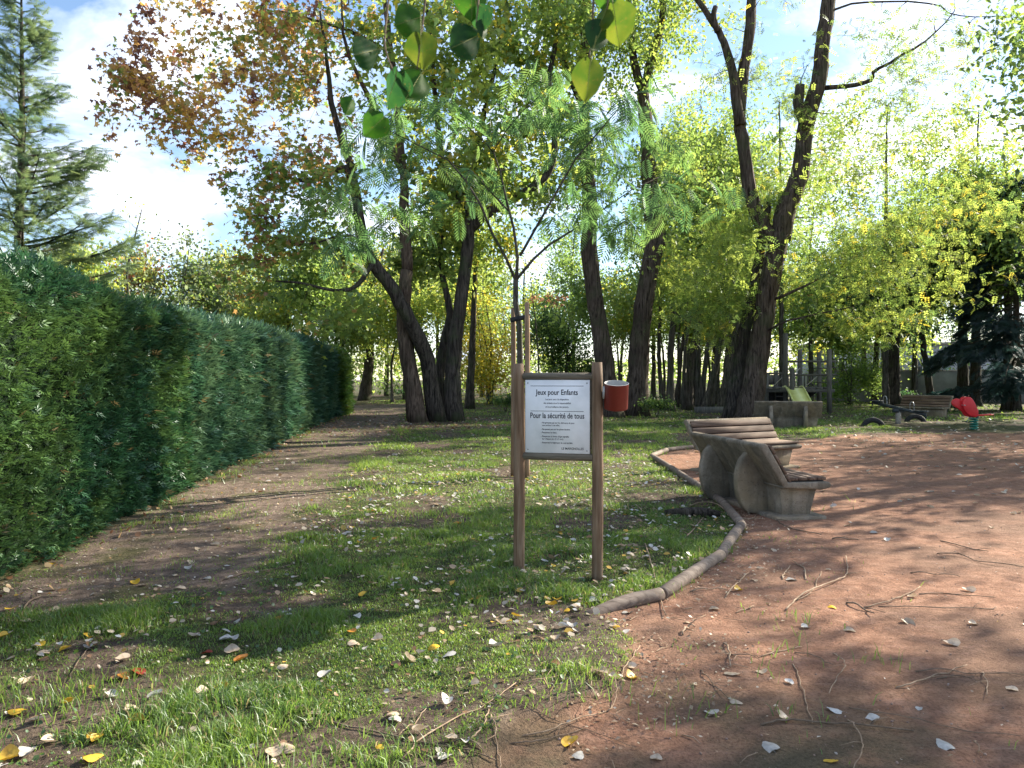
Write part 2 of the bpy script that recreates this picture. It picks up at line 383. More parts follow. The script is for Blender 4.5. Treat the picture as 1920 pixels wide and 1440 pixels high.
def poly_sd(x, y, poly):
    """signed distance, positive inside"""
    x = np.asarray(x, float); y = np.asarray(y, float); d = np.full(x.shape, 1e9); ins = np.zeros(x.shape, bool); n = len(poly)
    for i in range(n):
        ax, ay = poly[i]; bx, by = poly[(i+1) % n]; ex, ey = bx-ax, by-ay
        t = np.clip(((x-ax)*ex+(y-ay)*ey)/(ex*ex+ey*ey+1e-12), 0, 1)
        d = np.minimum(d, np.hypot(x-ax-t*ex, y-ay-t*ey))
        c = ((ay > y) != (by > y)); xi = ax+(y-ay)*(bx-ax)/((by-ay) if abs(by-ay) > 1e-12 else 1e-12)
        ins ^= c & (x < xi)
    return np.where(ins, d, -d)
def ss(a, b, v): t = np.clip((v-a)/(b-a), 0, 1); return t*t*(3-2*t)
def clay_m(x, y):
    s = poly_sd(x, y, CLAY)+(fbm(x*.9, y*.9, 3)-.5)*.5*ss(15.5, 17.5, y)*2+(fbm(x*2.2, y*2.2, 9)-.5)*.55*(1-ss(5.0, 5.5, y))
    return ss(-.06, .10, s)
def path_m(x, y):
    s = poly_sd(x, y, PATHP)+(fbm(x*1.3, y*1.3, 21)-.5)*.65-.12
    return ss(-.18, .30, s)
def bare_m(x, y):
    """bare soil showing in the worn lawn"""
    b = fbm(x*1.1+3, y*1.1, 41)
    w = .50-.10*ss(5.6, 4.4, y)*ss(-1.2, .6, x)-.03*ss(4, 1, abs(y-9))
    near_clay = ss(1.1, .0, np.abs(poly_sd(x, y, CLAY)))*ss(6.2, 5.0, y)
    tree = np.exp(-((x+3.0)**2+(y-26)**2)/10.)
    corner = -.07*ss(5.4, 4.8, y)*ss(.6, -.2, x)+.0*y+ss(-1.6, -2.6, x)*ss(6.2, 5.2, y)*.10
    return np.clip(ss(w+.13, w+.0, 1-b+.0)*0+ss(.50, .66, b+near_clay*.14+tree*.3+corner), 0, 1)
def height(x, y):
    h = (fbm(x*.35, y*.35, 61)-.5)*.10+(fbm(x*2.5, y*2.5, 71, 3)-.5)*.035
    c = clay_m(x, y); return h*(1-.65*c)-.02*c

gx = np.concatenate([-np.geomspace(14, 220, 22)[::-1], np.arange(-13.8, -4.4, .16), np.arange(-4.4, 5.2, .06), np.arange(5.2, 20, .16), np.geomspace(20.2, 220, 20)])
gy = np.concatenate([[-60, -40, -26, -16, -8, -4, -2, -.6, .4, 1.1, 1.6], np.arange(2.0, 9.0, .06), np.arange(9.0, 20, .12), np.arange(20, 48, .4), np.geomspace(48.4, 300, 26)])
XX, YY = np.meshgrid(gx, gy)
HH = height(XX, YY)*ss(60, 45, np.abs(YY))*ss(40, 25, np.abs(XX))
cm, pm, bm = clay_m(XX, YY), path_m(XX, YY)*(1-clay_m(XX, YY)), bare_m(XX, YY)
def ground_z(x, y): return height(np.asarray(x, float), np.asarray(y, float))

def m_ground():
    m, nt, o = newmat('earth')
    def at(n):
        a = nt.nodes.new('ShaderNodeAttribute'); a.attribute_name = n; return a.outputs['Fac']
    v = coord(nt, 'Object')
    fine = noise(nt, 60, 5, .7, v); mid = noise(nt, 9, 6, .65, v); big = noise(nt, .8, 4, .55, v); grit = noise(nt, 210, 2, .5, v); str_ = noise(nt, 5, 5, .6, coord(nt, 'Object', (1, 3.2, 1)))
    lawn = ramp(nt, mid, [(.34, (.035, .040, .018)), (.50, (.060, .070, .026)), (.66, (.12, .10, .055))])
    soil = ramp(nt, mid, [(.32, (.050, .036, .028)), (.52, (.105, .078, .060)), (.70, (.19, .15, .115))])
    path = ramp(nt, mid, [(.30, (.085, .063, .050)), (.52, (.17, .128, .102)), (.72, (.26, .205, .165))])
    mossy = ramp(nt, noise(nt, 1.5, 5, .6, v), [(.50, 0.0), (.64, .75)])
    path = mixc(nt, mossy, path, (.075, .080, .030))
    clay = ramp(nt, mid, [(.28, (.175, .088, .056)), (.50, (.295, .156, .100)), (.72, (.40, .235, .158))])
    clay = mixc(nt, ramp(nt, big, [(.40, .55), (.58, 0.0)]), clay, (.15, .098, .070))
    clay = mixc(nt, ramp(nt, str_, [(.52, 0.0), (.70, .45)]), clay, (.36, .215, .16))
    sp = nt.nodes.new('ShaderNodeSeparateXYZ'); L(nt, v, sp.inputs[0])
    nearm = math_(nt, 'SUBTRACT', 4.3, sp.outputs[1]); nearm = math_(nt, 'MULTIPLY', nearm, .9, True)
    clay = mixc(nt, math_(nt, 'MULTIPLY', nearm, ramp(nt, noise(nt, 1.1, 5, .6, v), [(.40, 0.0), (.55, .85)])), clay, (.085, .080, .048))
    c = mixc(nt, at('bare'), lawn, soil); c = mixc(nt, at('path'), c, path); c = mixc(nt, at('clay'), c, clay)
    c = mixc(nt, ramp(nt, fine, [(.32, .8), (.54, 0.0)]), c, (.38, .38, .38), 'MULTIPLY')
    c = mixc(nt, ramp(nt, grit, [(.66, 0.0), (.74, .55)]), c, (.36, .31, .26))
    h = math_(nt, 'ADD', math_(nt, 'MULTIPLY', mid, .6), math_(nt, 'MULTIPLY', fine, .4))
    principled(nt, o, c, .95, bump(nt, h, 1.0, .04), .12); return m
M['earth'] = m_ground()
nxg, nyg = len(gx), len(gy)
VG = np.c_[XX.ravel(), YY.ravel(), HH.ravel()]
ii, jj = np.meshgrid(np.arange(nyg-1), np.arange(nxg-1), indexing='ij'); q = (ii*nxg+jj).ravel()
FQ = np.c_[q, q+1, q+1+nxg, q+nxg]
fc = cm.ravel()[FQ].mean(1); fp = pm.ravel()[FQ].mean(1)
zone = np.where(fc > .5, 2, np.where(fp > .5, 1, 0))
for z, nm, lb in ((0, 'ground', 'worn lawn and bare soil under the trees'), (1, 'path', 'trodden earth path running along the hedge'), (2, 'playground_surface', 'reddish clay surface of the play area')):
    f = FQ[zone == z]; u, inv = np.unique(f, return_inverse=True)
    me = mesh(nm, VG[u], [inv.reshape(-1, 4)], M['earth'], None, True)
    for an, arr in (('clay', cm), ('path', pm), ('bare', bm)):
        a = me.attributes.new(an, 'FLOAT', 'POINT'); a.data.foreach_set('value', arr.ravel()[u].astype(np.float32))
    tag(obj(nm, me), lb, kind='structure')

# ------------------------------------------------------------------ hedges
def hedge(name, label, y0, y1, thick, hgt, cols, npm2, size, bulge, seed, xoff=0.0):
    r = np.random.default_rng(seed)
    root = thing(name, label, 'hedge', (hedge_x((y0+y1)/2)-thick/2, (y0+y1)/2, 0), 0, None)
    ox, oy = root.location.x, root.location.y
    def surf(u, v, side):
        """u along 0..1, v around the section: front face, top, back -> point and outward normal"""
        y = y0+(y1-y0)*u
        hx = hedge_x(y)+xoff; H = hgt(y)
        if side == 0: p = np.c_[hx-.10*v, y, H*v]; nrm = np.c_[np.ones_like(u), np.zeros_like(u), .12*np.ones_like(u)]
        elif side == 1: p = np.c_[hx-.10-(thick-.2)*v, y, H+0*v]; nrm = np.c_[np.zeros_like(u), np.zeros_like(u), np.ones_like(u)]
        else: p = np.c_[hx-thick+.1*v, y, H*v]; nrm = np.c_[-np.ones_like(u), np.zeros_like(u), 0*u]
        d = bulge*((fbm(p[:, 1]*1.3+p[:, 0]*.4, p[:, 2]*1.5, seed)-.5)*2+(fbm(p[:, 1]*4, p[:, 2]*4+p[:, 0]*3, seed+5, 2)-.5)*.7)
        # rounded shoulders and ends
        e = np.minimum(u, 1-u)*(y1-y0); d = d-.35*np.clip(.35-e, 0, 1)
        if side == 1: d = d-.18*(np.abs(v-.5)*2)**4
        if side != 1: d = d-.22*np.clip((v-.88)/.12, 0, 1)**2
        return p+nrm*d[:, None], nrm
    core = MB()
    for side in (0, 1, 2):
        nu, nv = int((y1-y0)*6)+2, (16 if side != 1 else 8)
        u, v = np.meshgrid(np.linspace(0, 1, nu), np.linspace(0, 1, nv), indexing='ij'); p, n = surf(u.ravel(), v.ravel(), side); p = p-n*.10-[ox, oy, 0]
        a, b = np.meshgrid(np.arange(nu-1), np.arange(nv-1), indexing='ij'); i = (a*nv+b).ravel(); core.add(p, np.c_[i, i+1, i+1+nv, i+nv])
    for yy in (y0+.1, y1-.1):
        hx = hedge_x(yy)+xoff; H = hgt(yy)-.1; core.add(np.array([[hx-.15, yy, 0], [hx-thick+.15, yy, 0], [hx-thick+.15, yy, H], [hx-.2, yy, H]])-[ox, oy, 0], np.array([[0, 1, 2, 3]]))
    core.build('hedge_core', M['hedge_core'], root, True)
    fol = MB(); tm = T_spray(5, 1.0, .075)
    for side, f in ((0, 1.0), (1, 1.0), (2, .12), (3, 1.3), (4, 1.3)):
        A = (y1-y0)*(2.6 if side in (0, 2) else thick) if side < 3 else thick*2.6
        n = int(A*npm2*f)
        if side < 3:
            u = r.uniform(0, 1, n); v = r.uniform(0, 1, n)
            if side == 0 and y1-y0 > 12: u = u**1.6
            p, nr = surf(u, v, side)
        else:
            yy = y1 if side == 3 else y0; t = r.uniform(0, 1, n); zf = r.uniform(0, 1, n); H = hgt(np.full(n, yy))
            p = np.c_[hedge_x(yy)+xoff-.12-(thick-.25)*t, np.full(n, yy), H*zf*.98]; nr = np.tile([0, 1.0 if side == 3 else -1.0, 0.05], (n, 1))
            dd = bulge*((fbm(p[:, 0]*2, p[:, 2]*1.8, seed+9)-.5)*1.6)-.12; p = p+nr*dd[:, None]
        gap = fbm(p[:, 1]*1.7+p[:, 0]*1.1, p[:, 2]*1.9, seed+51)
        kp = r.random(n) < np.clip(.62+ss(.26, .44, gap), 0, 1); p, nr = p[kp], nr[kp]; n = len(p); gap = gap[kp]
        p = p+nr*(r.normal(.0, .035, n)+.05*(gap-.5)+np.where(r.random(n) < .012, r.uniform(.04, .11, n), 0))[:, None]
        yaw = np.arctan2(nr[:, 1], nr[:, 0])-pi/2+r.normal(0, .75, n); yaw = np.where(np.abs(nr[:, 2]) > .8, r.uniform(0, 2*pi, n), yaw)
        pit = np.where(np.abs(nr[:, 2]) > .8, r.normal(.95, .3, n), r.normal(.45, .4, n))
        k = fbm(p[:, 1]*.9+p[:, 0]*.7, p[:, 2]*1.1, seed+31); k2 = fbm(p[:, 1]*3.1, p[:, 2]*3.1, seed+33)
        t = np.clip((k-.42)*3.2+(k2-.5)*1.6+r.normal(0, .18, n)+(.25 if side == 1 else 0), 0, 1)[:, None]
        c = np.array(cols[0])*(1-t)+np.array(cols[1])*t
        w = r.random(n) < .012+.04*ss(.66, .74, fbm(p[:, 1]*1.1+40, p[:, 2]*1.6, seed+61)); c[w] = np.array([.17, .135, .055])
        dist = np.clip(np.hypot(p[:, 0], p[:, 1])/9.0, .75, 2.3)
        leafcloud(fol, p-[ox, oy, 0], size*r.uniform(.65, 1.25, n)*dist, tm, c*r.uniform(.8, 1.2, n)[:, None], pit, .5, yaw, r)
    o = fol.build('hedge_foliage', M['hedge_leaf'], root); o['kind'] = 'stuff'
    return root
hedge('hedge', 'deep green clipped conifer hedge nearest the viewer, with a bulging lit end', 3.6, 11.2, 1.5, lambda y: 2.56+.05*np.sin(y*1.1), ((.025, .080, .037), (.080, .158, .042)), 1000, .124, .12, 11)
hedge('hedge', 'long blue-green clipped hedge continuing along the path to the far end', 11.3, 30.6, 1.4, lambda y: 2.52+.05*np.sin(y*.8)+.006*(y-11), ((.042, .110, .062), (.095, .175, .085)), 270, .150, .10, 23, -.12)
hedge('hedge', 'bright sunlit green end piece of the hedge at the path bend', 30.7, 34.6, 1.5, lambda y: 2.55+.04*np.sin(y*2), ((.050, .115, .022), (.13, .22, .030)), 230, .16, .10, 29, .05)

# ------------------------------------------------------------------ trees
def mixpal(pal, r, n, seedpos=None, clump=None):
    cs = np.array([p[0] for p in pal]); w = np.array([p[1] for p in pal], float); w /= w.sum()
    cw = np.cumsum(w)
    u = np.clip((clump if clump is not None else r.random(n))*.72+r.random(n)*.28, 0, .999)
    return cs[np.searchsorted(cw, u)]*r.uniform(.75, 1.25, (n, 1))
OVAL, ROUND, MAPLE, MAPLES, PINN, FROND, NEEDLE = T_oval(), T_round(), T_maple(), T_maple_s(), T_pinnate(), T_frond(), T_needles()
def tree(name, label, cat, limbs, blobs, tmpl, pal, nat, lpa, size, spread, bark='bark', group=None, seed=1, pitch=(-.5, .55), flare=True, twig=1.0, mat='leaf', bow=.10, ridge=.12, sides=14, rt=None, edge=.35, thin=None):
    """limbs: (points, width0, width1); blobs: (centre, radii, weight); nat attractors, lpa leaves at each"""
    r = np.random.default_rng(seed)
    base = np.array(limbs[0][0][0], float).copy(); base[2] = 0
    root = thing(name, label, cat, base, 0, group)
    wood = MB(); nodes = []; nrad = []
    for k, (pts, w0, w1) in enumerate(limbs):
        pts = np.array(pts, float)
        if k == 0 or pts[0][2] < .3: pts[0][2] = min(pts[0][2], -.05)
        Ln = np.linalg.norm(np.diff(pts, axis=0), axis=1).sum(); n = max(6, int(Ln*3.0)+2) if w0 > .15 else max(5, int(Ln*2)+2)
        n = min(n, 60)
        c = catmull(pts, n); c[1:-1] += r.normal(0, .012*Ln/n*3, (n-2, 3))
        R = np.linspace(w0, w1, n)/2
        if pts[0][2] < .3 and flare: R = R*(1+.42*np.exp(-np.maximum(c[:, 2], 0)/.28)+.06*np.exp(-np.maximum(c[:, 2], 0)/1.2))
        tubes(wood, c-base, R, sides if w0 > .15 else 8, True, ridge if w0 > .12 else 0)
        keep = c[:, 2] > min(1.8 if k == 0 else .5, c[:, 2].max()*.4); nodes += list(c[keep]); nrad += list(R[keep])
    nd = np.zeros((len(nodes)+nat*4+8, 3)); nr = np.zeros(len(nd)); m = len(nodes); nd[:m] = nodes; nr[:m] = nrad
    w = np.array([b[2] for b in blobs], float); w /= w.sum(); cnt = r.multinomial(nat, w)
    at = []
    for (c, rad, _), q in zip(blobs, cnt):
        d = r.normal(0, 1, (q, 3)); d /= np.linalg.norm(d, axis=1, keepdims=True)+1e-9
        at.append(np.array(c)+d*(r.random(q)**edge)[:, None]*np.array(rad))
    at = np.concatenate(at) if at else np.zeros((0, 3)); at[:, 2] = np.maximum(at[:, 2], .5)
    if len(at) and m:
        d0 = np.min(np.linalg.norm(at[:, None, :]-nd[None, :m, :], axis=2), 1); at = at[np.argsort(d0)]
    BP = []; BR = []; t = np.linspace(0, 1, 5)[:, None]
    for a in at:
        df = nd[:m]-a; cost = np.linalg.norm(df, axis=1)+.35*np.maximum(df[:, 2], 0)-.35*np.minimum(nr[:m], .15)
        i = int(np.argmin(cost)); p0 = nd[i]; Ld = np.linalg.norm(a-p0)
        mid = (p0+a)/2+np.array([0, 0, bow*Ld])+r.normal(0, .09*Ld, 3)
        c = (1-t)**2*p0+2*t*(1-t)*mid+t*t*a; c[1:4] += r.normal(0, .025*Ld, (3, 3))
        r0 = min(nr[i]*.75, (.010+.011*Ld)*twig); rr = np.linspace(r0, .004*twig, 5)
        BP.append(c); BR.append(rr); nd[m:m+4] = c[1:]; nr[m:m+4] = rr[1:]; m += 4
    if BP: tubes(wood, np.array(BP)-base, np.array(BR), 4)
    wood.build('trunk', M[bark], root, True)
    if lpa and len(at):
        BP = np.array(BP); n = len(at)*lpa; idx = np.repeat(np.arange(len(at)), lpa)
        tt = np.clip(r.beta(2.2, 1.0, n), 0, .999)*4; k = tt.astype(int); f = (tt-k)[:, None]
        pos = BP[idx, k]*(1-f)+BP[idx, np.minimum(k+1, 4)]*f+r.normal(0, 1, (n, 3))*spread*r.uniform(.3, 1.2, (n, 1))
        pos[:, 2] = np.maximum(pos[:, 2], .15)
        if thin is not None:
            kp = r.random(n) < thin(pos); pos, idx = pos[kp], idx[kp]; n = len(pos)
        cl = r.random(len(at))[idx]
        if callable(pal): col = pal(pos, cl, r)
        else: col = mixpal(pal, r, n, None, cl)
        col = col*(.82+.36*r.random(len(at))[idx])[:, None]
        mb = MB(); leafcloud(mb, pos-base, size*r.uniform(.6, 1.3, n), tmpl, col, pitch, .7, None, r)
        if rt is not None: rt(mb, base, r)
        mb.build('crown', M[mat], root)
    return root
def PL(pts, Y):
    """pixel polyline at depth Y (number or list)"""
    ys = [Y]*len(pts) if np.isscalar(Y) else Y
    return [P(px, py, y) for (px, py), y in zip(pts, ys)]
def BL(px, py, Y, rx, rz, ry, w): return (P(px, py, Y), (rx/FPX*Y, ry, rz/FPX*Y), w)
GOLD, ORAN, RUST, MARO = (.52, .33, .045), (.48, .20, .035), (.26, .095, .030), (.13, .030, .022)
YG, LG, MG, DG, TEAL = (.235, .305, .060), (.150, .235, .050), (.085, .150, .038), (.040, .085, .022), (.048, .118, .050)
YEL, OLIVE, GREYG = (.48, .42, .05), (.13, .14, .035), (.13, .17, .085)

# --- maples by the path
def pal_maple(pos, cl, r):
    n = len(pos); k = fbm(pos[:, 0]*.55+pos[:, 1]*.35, pos[:, 2]*.6, 77); k2 = fbm(pos[:, 0]*1.5+5, pos[:, 2]*1.5, 78)
    far = ss(-4.0, -8.5, pos[:, 0])*ss(4.6, 7.2, pos[:, 2]); up = ss(7.0, 10.0, pos[:, 2])
    a = np.clip(far*.55+up*.32-.05+(k-.5)*1.3+(cl-.5)*.5, 0, 1)          # how far the leaves have turned
    green = np.array([MG, LG, YG]); turned = np.array([(.58, .44, .09), (.32, .28, .08), (.50, .34, .07), (.42, .26, .08), (.30, .165, .07), (.18, .085, .06)])
    gi = np.minimum((np.clip(.2+cl*.5+r.random(n)*.4, 0, .999)*3).astype(int), 2)
    w = np.clip(k2*1.5-.25+(cl-.5)*.5+r.normal(0, .10, n)+.18*ss(-9.5, -12.5, pos[:, 0]), 0, .999); ti = (w*6).astype(int)
    c = np.where((r.random(n) < a)[:, None], turned[ti], green[gi])
    return c*r.uniform(.75, 1.25, (n, 1))
Y1 = 26.5
tree('maple_tree', 'leaning pale maple trunk with a broken stub and golden brown crown by the path', 'tree',
     [(PL([(783, 800), (770, 700), (760, 640), (756, 585), (763, 507)], Y1), .56, .44),
      (PL([(763, 507), (758, 400), (757, 330), (740, 160), (722, 0), (712, -90)], Y1+.3), .40, .10),
      (PL([(715, 90), (660, 60), (600, 40), (520, 20)], [27, 26.5, 26, 25.5]), .16, .05),
      (PL([(757, 330), (700, 200), (650, 90), (640, 0)], [26.8, 26, 25.5, 25]), .22, .06)],
     [BL(430, 110, 24.5, 200, 140, 3.5, 3), BL(300, 200, 24, 110, 110, 2.5, 1.5), BL(580, 60, 26, 150, 140, 4, 3), BL(720, -60, 27, 220, 150, 4, 1.4), BL(235, 150, 23.5, 55, 40, 1.5, .5), BL(380, 270, 24, 110, 60, 2.5, .5), BL(560, 230, 26, 110, 110, 3, 1.0)],
     MAPLE, pal_maple, 350, 21, .19, .28, 'bark_pale', 'maples beside the path', 101, edge=.5)
tree('maple_tree', 'dark crossing maple trunk that bends left over the path, green leaves low', 'tree',
     [(PL([(818, 792), (800, 673), (767, 600), (733, 537), (697, 490), (680, 447), (665, 360), (658, 318)], [26.8, 26.5, 26, 25.8, 25.6, 25.4, 25.2, 25]), .54, .32),
      (PL([(655, 316), (615, 322), (580, 338), (520, 330)], 25), .30, .07), (PL([(660, 318), (625, 210), (615, 130), (600, 20)], [25, 24.8, 24.5, 24]), .26, .06),
      (PL([(700, 495), (670, 535), (630, 545), (560, 530), (500, 525)], [25.5, 25, 24.6, 24.3, 24]), .18, .04),
      (PL([(688, 465), (650, 440), (570, 460), (500, 440)], [25.4, 25, 24.6, 24.3]), .12, .03)],
     [BL(560, 440, 24.8, 120, 80, 2.5, 2.2), BL(480, 520, 24.5, 90, 60, 2.0, 1.0), BL(640, 600, 25.5, 70, 60, 2.0, .8), BL(600, 330, 25, 120, 70, 2.5, 1.6), BL(470, 330, 24.5, 80, 80, 2, .9)],
     MAPLE, pal_maple, 160, 30, .19, .34, 'bark', 'maples beside the path', 102, edge=.5)
tree('maple_tree', 'straight dark maple stem on the right of the clump with crooked limbs', 'tree',
     [(PL([(850, 788), (850, 673), (863, 573), (876, 473), (884, 380)], 27.2), .58, .38),
      (PL([(882, 395), (850, 350), (833, 320), (822, 250), (810, 120), (800, 0)], [27.2, 27, 26.8, 26.6, 26.5, 26.5]), .34, .10),
      (PL([(880, 430), (920, 395), (985, 360), (1030, 320), (1040, 260), (1030, 150), (1045, 60), (1030, 0)], [27.2, 27, 27, 27, 27, 27.5, 28, 28]), .36, .12),
      (PL([(884, 380), (900, 250), (930, 120), (950, 0)], 27.5), .26, .08)],
     [BL(830, 130, 27, 190, 170, 4, 3), BL(980, 120, 28, 150, 170, 4, 2.2), BL(820, 350, 27.5, 120, 90, 3, 1.4), BL(950, 330, 28, 100, 90, 3, 1.2), BL(870, -120, 28, 220, 130, 5, .9)],
     MAPLES, [(LG, 3.4), (YG, 4), (YEL, 1.1), (MG, 1.6), (ORAN, .12)], 350, 36, .22, .36, 'bark', 'maples beside the path', 103, edge=.5)
tree('maple_tree', 'slim dark stem squeezed between the two big maple trunks', 'tree',
     [(PL([(834, 790), (824, 720), (833, 640), (843, 590), (836, 545), (822, 480), (828, 440), (815, 380)], 27.9), .40, .10)],
     [BL(800, 470, 28.5, 90, 60, 2, 1)], MAPLES, [(LG, 2), (YG, 3), (MG, 2)], 40, 40, .22, .4, 'bark', 'maples beside the path', 104)

# --- tall robinia-like trunks right of the sign
PR = [(MG, 1.2), (LG, 3), (YG, 3), (YEL, .8)]
tree('robinia_tree', 'tall furrowed trunk rising directly behind the sign board', 'tree',
     [(PL([(1146, 786), (1140, 720), (1122, 600), (1105, 480), (1106, 400), (1100, 300), (1093, 230), (1096, 130), (1098, 60), (1094, -60)], 30), .78, .32),
      (PL([(1094, 200), (1065, 130), (1050, 97), (1036, 37), (1020, -40)], 30), .34, .16), (PL([(1052, 100), (1062, 40), (1070, -30)], 30), .22, .1)],
     [BL(1090, 60, 30, 170, 140, 4, 2.4), BL(1090, -110, 30, 220, 110, 4, .8), BL(1080, 330, 31, 110, 90, 3, 1.0), BL(1100, 560, 32, 70, 60, 2, .5)],
     OVAL, PR, 240, 60, .19, .45, 'bark_red', 'tall trunks behind the sign', 111, edge=.6)
tree('robinia_tree', 'tall furrowed trunk with a burl and forked top, just right of the red bin', 'tree',
     [(PL([(1192, 785), (1200, 640), (1215, 520), (1228, 450), (1220, 380), (1215, 280), (1205, 170)], 31), .86, .52),
      (PL([(1207, 180), (1188, 110), (1180, 20), (1176, -60)], 31), .36, .22), (PL([(1206, 180), (1220, 120), (1240, 45), (1248, -60)], 31), .38, .24),
      (PL([(1226, 468), (1238, 458), (1246, 455)], 30.8), .42, .34)],
     [BL(1230, 40, 31, 140, 120, 4, 1.6), BL(1240, -110, 31, 220, 110, 4, .8), BL(1270, 330, 32, 110, 120, 3, 1.4), BL(1250, 520, 33, 90, 80, 2.5, 1.0)],
     OVAL, PR, 240, 60, .18, .45, 'bark_red', 'tall trunks behind the sign', 112, edge=.6)
Y4 = 27.5
tree('robinia_tree', 'biggest forked tree behind the benches with drooping yellow-green sprays', 'tree',
     [(PL([(1402, 795), (1418, 690), (1432, 600), (1446, 510), (1462, 440)], Y4), .78, .68),
      (PL([(1450, 460), (1428, 420), (1406, 360), (1394, 267), (1387, 225), (1392, 150), (1403, 83), (1410, 0), (1414, -60)], Y4), .54, .30),
      (PL([(1387, 235), (1373, 133), (1357, 80), (1337, 43), (1300, -10)], Y4-.2), .36, .18), (PL([(1345, 60), (1338, 30), (1342, 12)], Y4-.3), .2, .16),
      (PL([(1462, 450), (1475, 390), (1500, 325), (1512, 235), (1535, 150), (1543, 80), (1555, -10), (1560, -80)], Y4), .70, .42),
      (PL([(1515, 240), (1498, 200), (1500, 160)], Y4-.3), .42, .30),
      (PL([(1545, 165), (1595, 160), (1632, 150), (1642, 132), (1690, 105), (1745, 70), (1790, 20)], [27.5, 27, 26.6, 26.4, 26, 25.6, 25.4]), .18, .03),
      (PL([(1560, 20), (1620, 5), (1740, 6), (1800, 30), (1900, 30)], [27.5, 27, 26, 25.5, 25]), .09, .02),
      (PL([(1455, 560), (1490, 545), (1530, 525), (1580, 500)], [27.2, 26.5, 26, 25.5]), .12, .04),
      (PL([(1440, 620), (1480, 600), (1530, 590), (1600, 575)], [27.2, 26.5, 26, 25.5]), .09, .03)],
     [BL(1470, 350, 29.5, 90, 70, 1.5, 1.2), BL(1620, 300, 26, 190, 110, 4, 2.0), BL(1350, 470, 27, 110, 110, 2.5, 1.6), BL(1600, 470, 26, 120, 110, 3, 2.2), BL(1470, 520, 30.5, 120, 90, 1.5, 1.0), BL(1700, 520, 25, 170, 100, 4, 2.2), BL(1780, 390, 26, 190, 110, 4, 2.6), BL(1330, 590, 28, 90, 60, 2.5, 1.3), BL(1610, 610, 26.5, 130, 40, 2.5, .7), BL(1420, 130, 28.5, 130, 130, 3, 1.6), BL(1690, 120, 26, 190, 120, 3, 2.6), BL(1480, -120, 27.5, 260, 120, 5, .6), BL(1500, 200, 28.5, 60, 60, 1, .5), BL(1510, 215, 26.8, 30, 30, .5, .25)],
     PINN, [(LG, 3.4), (YG, 3), (YEL, .4), (MG, 1.6)], 880, 15, .28, .32, 'bark_red', 'tall trunks behind the benches', 113, pitch=(-.25, .55), ridge=.16, sides=18, bow=.16, edge=.6, twig=1.25, thin=lambda p: 1-.45*ss(7.2, 10.5, p[:, 2]))
tree('robinia_tree', 'dark leaning stem rising tight against the left of the biggest forked tree', 'tree',
     [(PL([(1372, 793), (1384, 700), (1398, 610), (1412, 550), (1424, 480), (1440, 380)], Y4+.7), .62, .30)],
     [BL(1400, 420, 29, 90, 70, 2, 1), BL(1340, 520, 29, 90, 60, 2, 1)], PINN, [(LG, 3), (YG, 3), (MG, 2)], 80, 30, .30, .45, 'bark', 'tall trunks behind the benches', 114)

# --- row of slender leaning trunks
SL = [(1243, 1238, .22, 36), (1258, 1262, .34, 35), (1281, 1296, .20, 38), (1290, 1318, .42, 36), (1310, 1322, .18, 42), (1322, 1368, .36, 37), (1340, 1352, .2, 43), (1332, 1372, .30, 39), (1349, 1392, .34, 36.5), (1362, 1400, .24, 40), (1275, 1275, .2, 44), (1252, 1270, .26, 41), (1300, 1308, .30, 40), (1315, 1345, .28, 38), (1356, 1384, .26, 42), (1268, 1290, .24, 39)]
ords = ['first', 'second', 'third', 'fourth', 'fifth', 'sixth', 'seventh', 'eighth', 'ninth', 'tenth', 'eleventh', 'twelfth', 'thirteenth', 'fourteenth', 'fifteenth', 'sixteenth']
order = sorted(range(len(SL)), key=lambda k: SL[k][0])
for rank, k in enumerate(order):
    b, t, w, Y = SL[k]; rr = np.random.default_rng(300+k)
    by = HOR+EYE*FPX/Y; mx_ = (b+t)/2-4+rr.normal(0, 4)
    pts = PL([(b, by), (mx_, 660), (t, 575), (t+rr.normal(4, 8), 470), (t+rr.normal(0, 25), 330)], Y)
    tree('slender_tree', f'{ords[rank]} slim trunk from the left in the leaning row between bin and biggest tree', 'tree', [(pts, w, .08)],
         [BL(t, 480, Y, 55, 90, 2.2, 1), BL(t, 330, Y, 60, 90, 2.2, .8)], OVAL, [(MG, 2), (LG, 3), (YG, 2.5), (GREYG, .8)], 55, 46, .20, .5, 'bark_grey' if k % 3 else 'bark', 'row of slender leaning trunks', 320+k, sides=10, edge=.6)

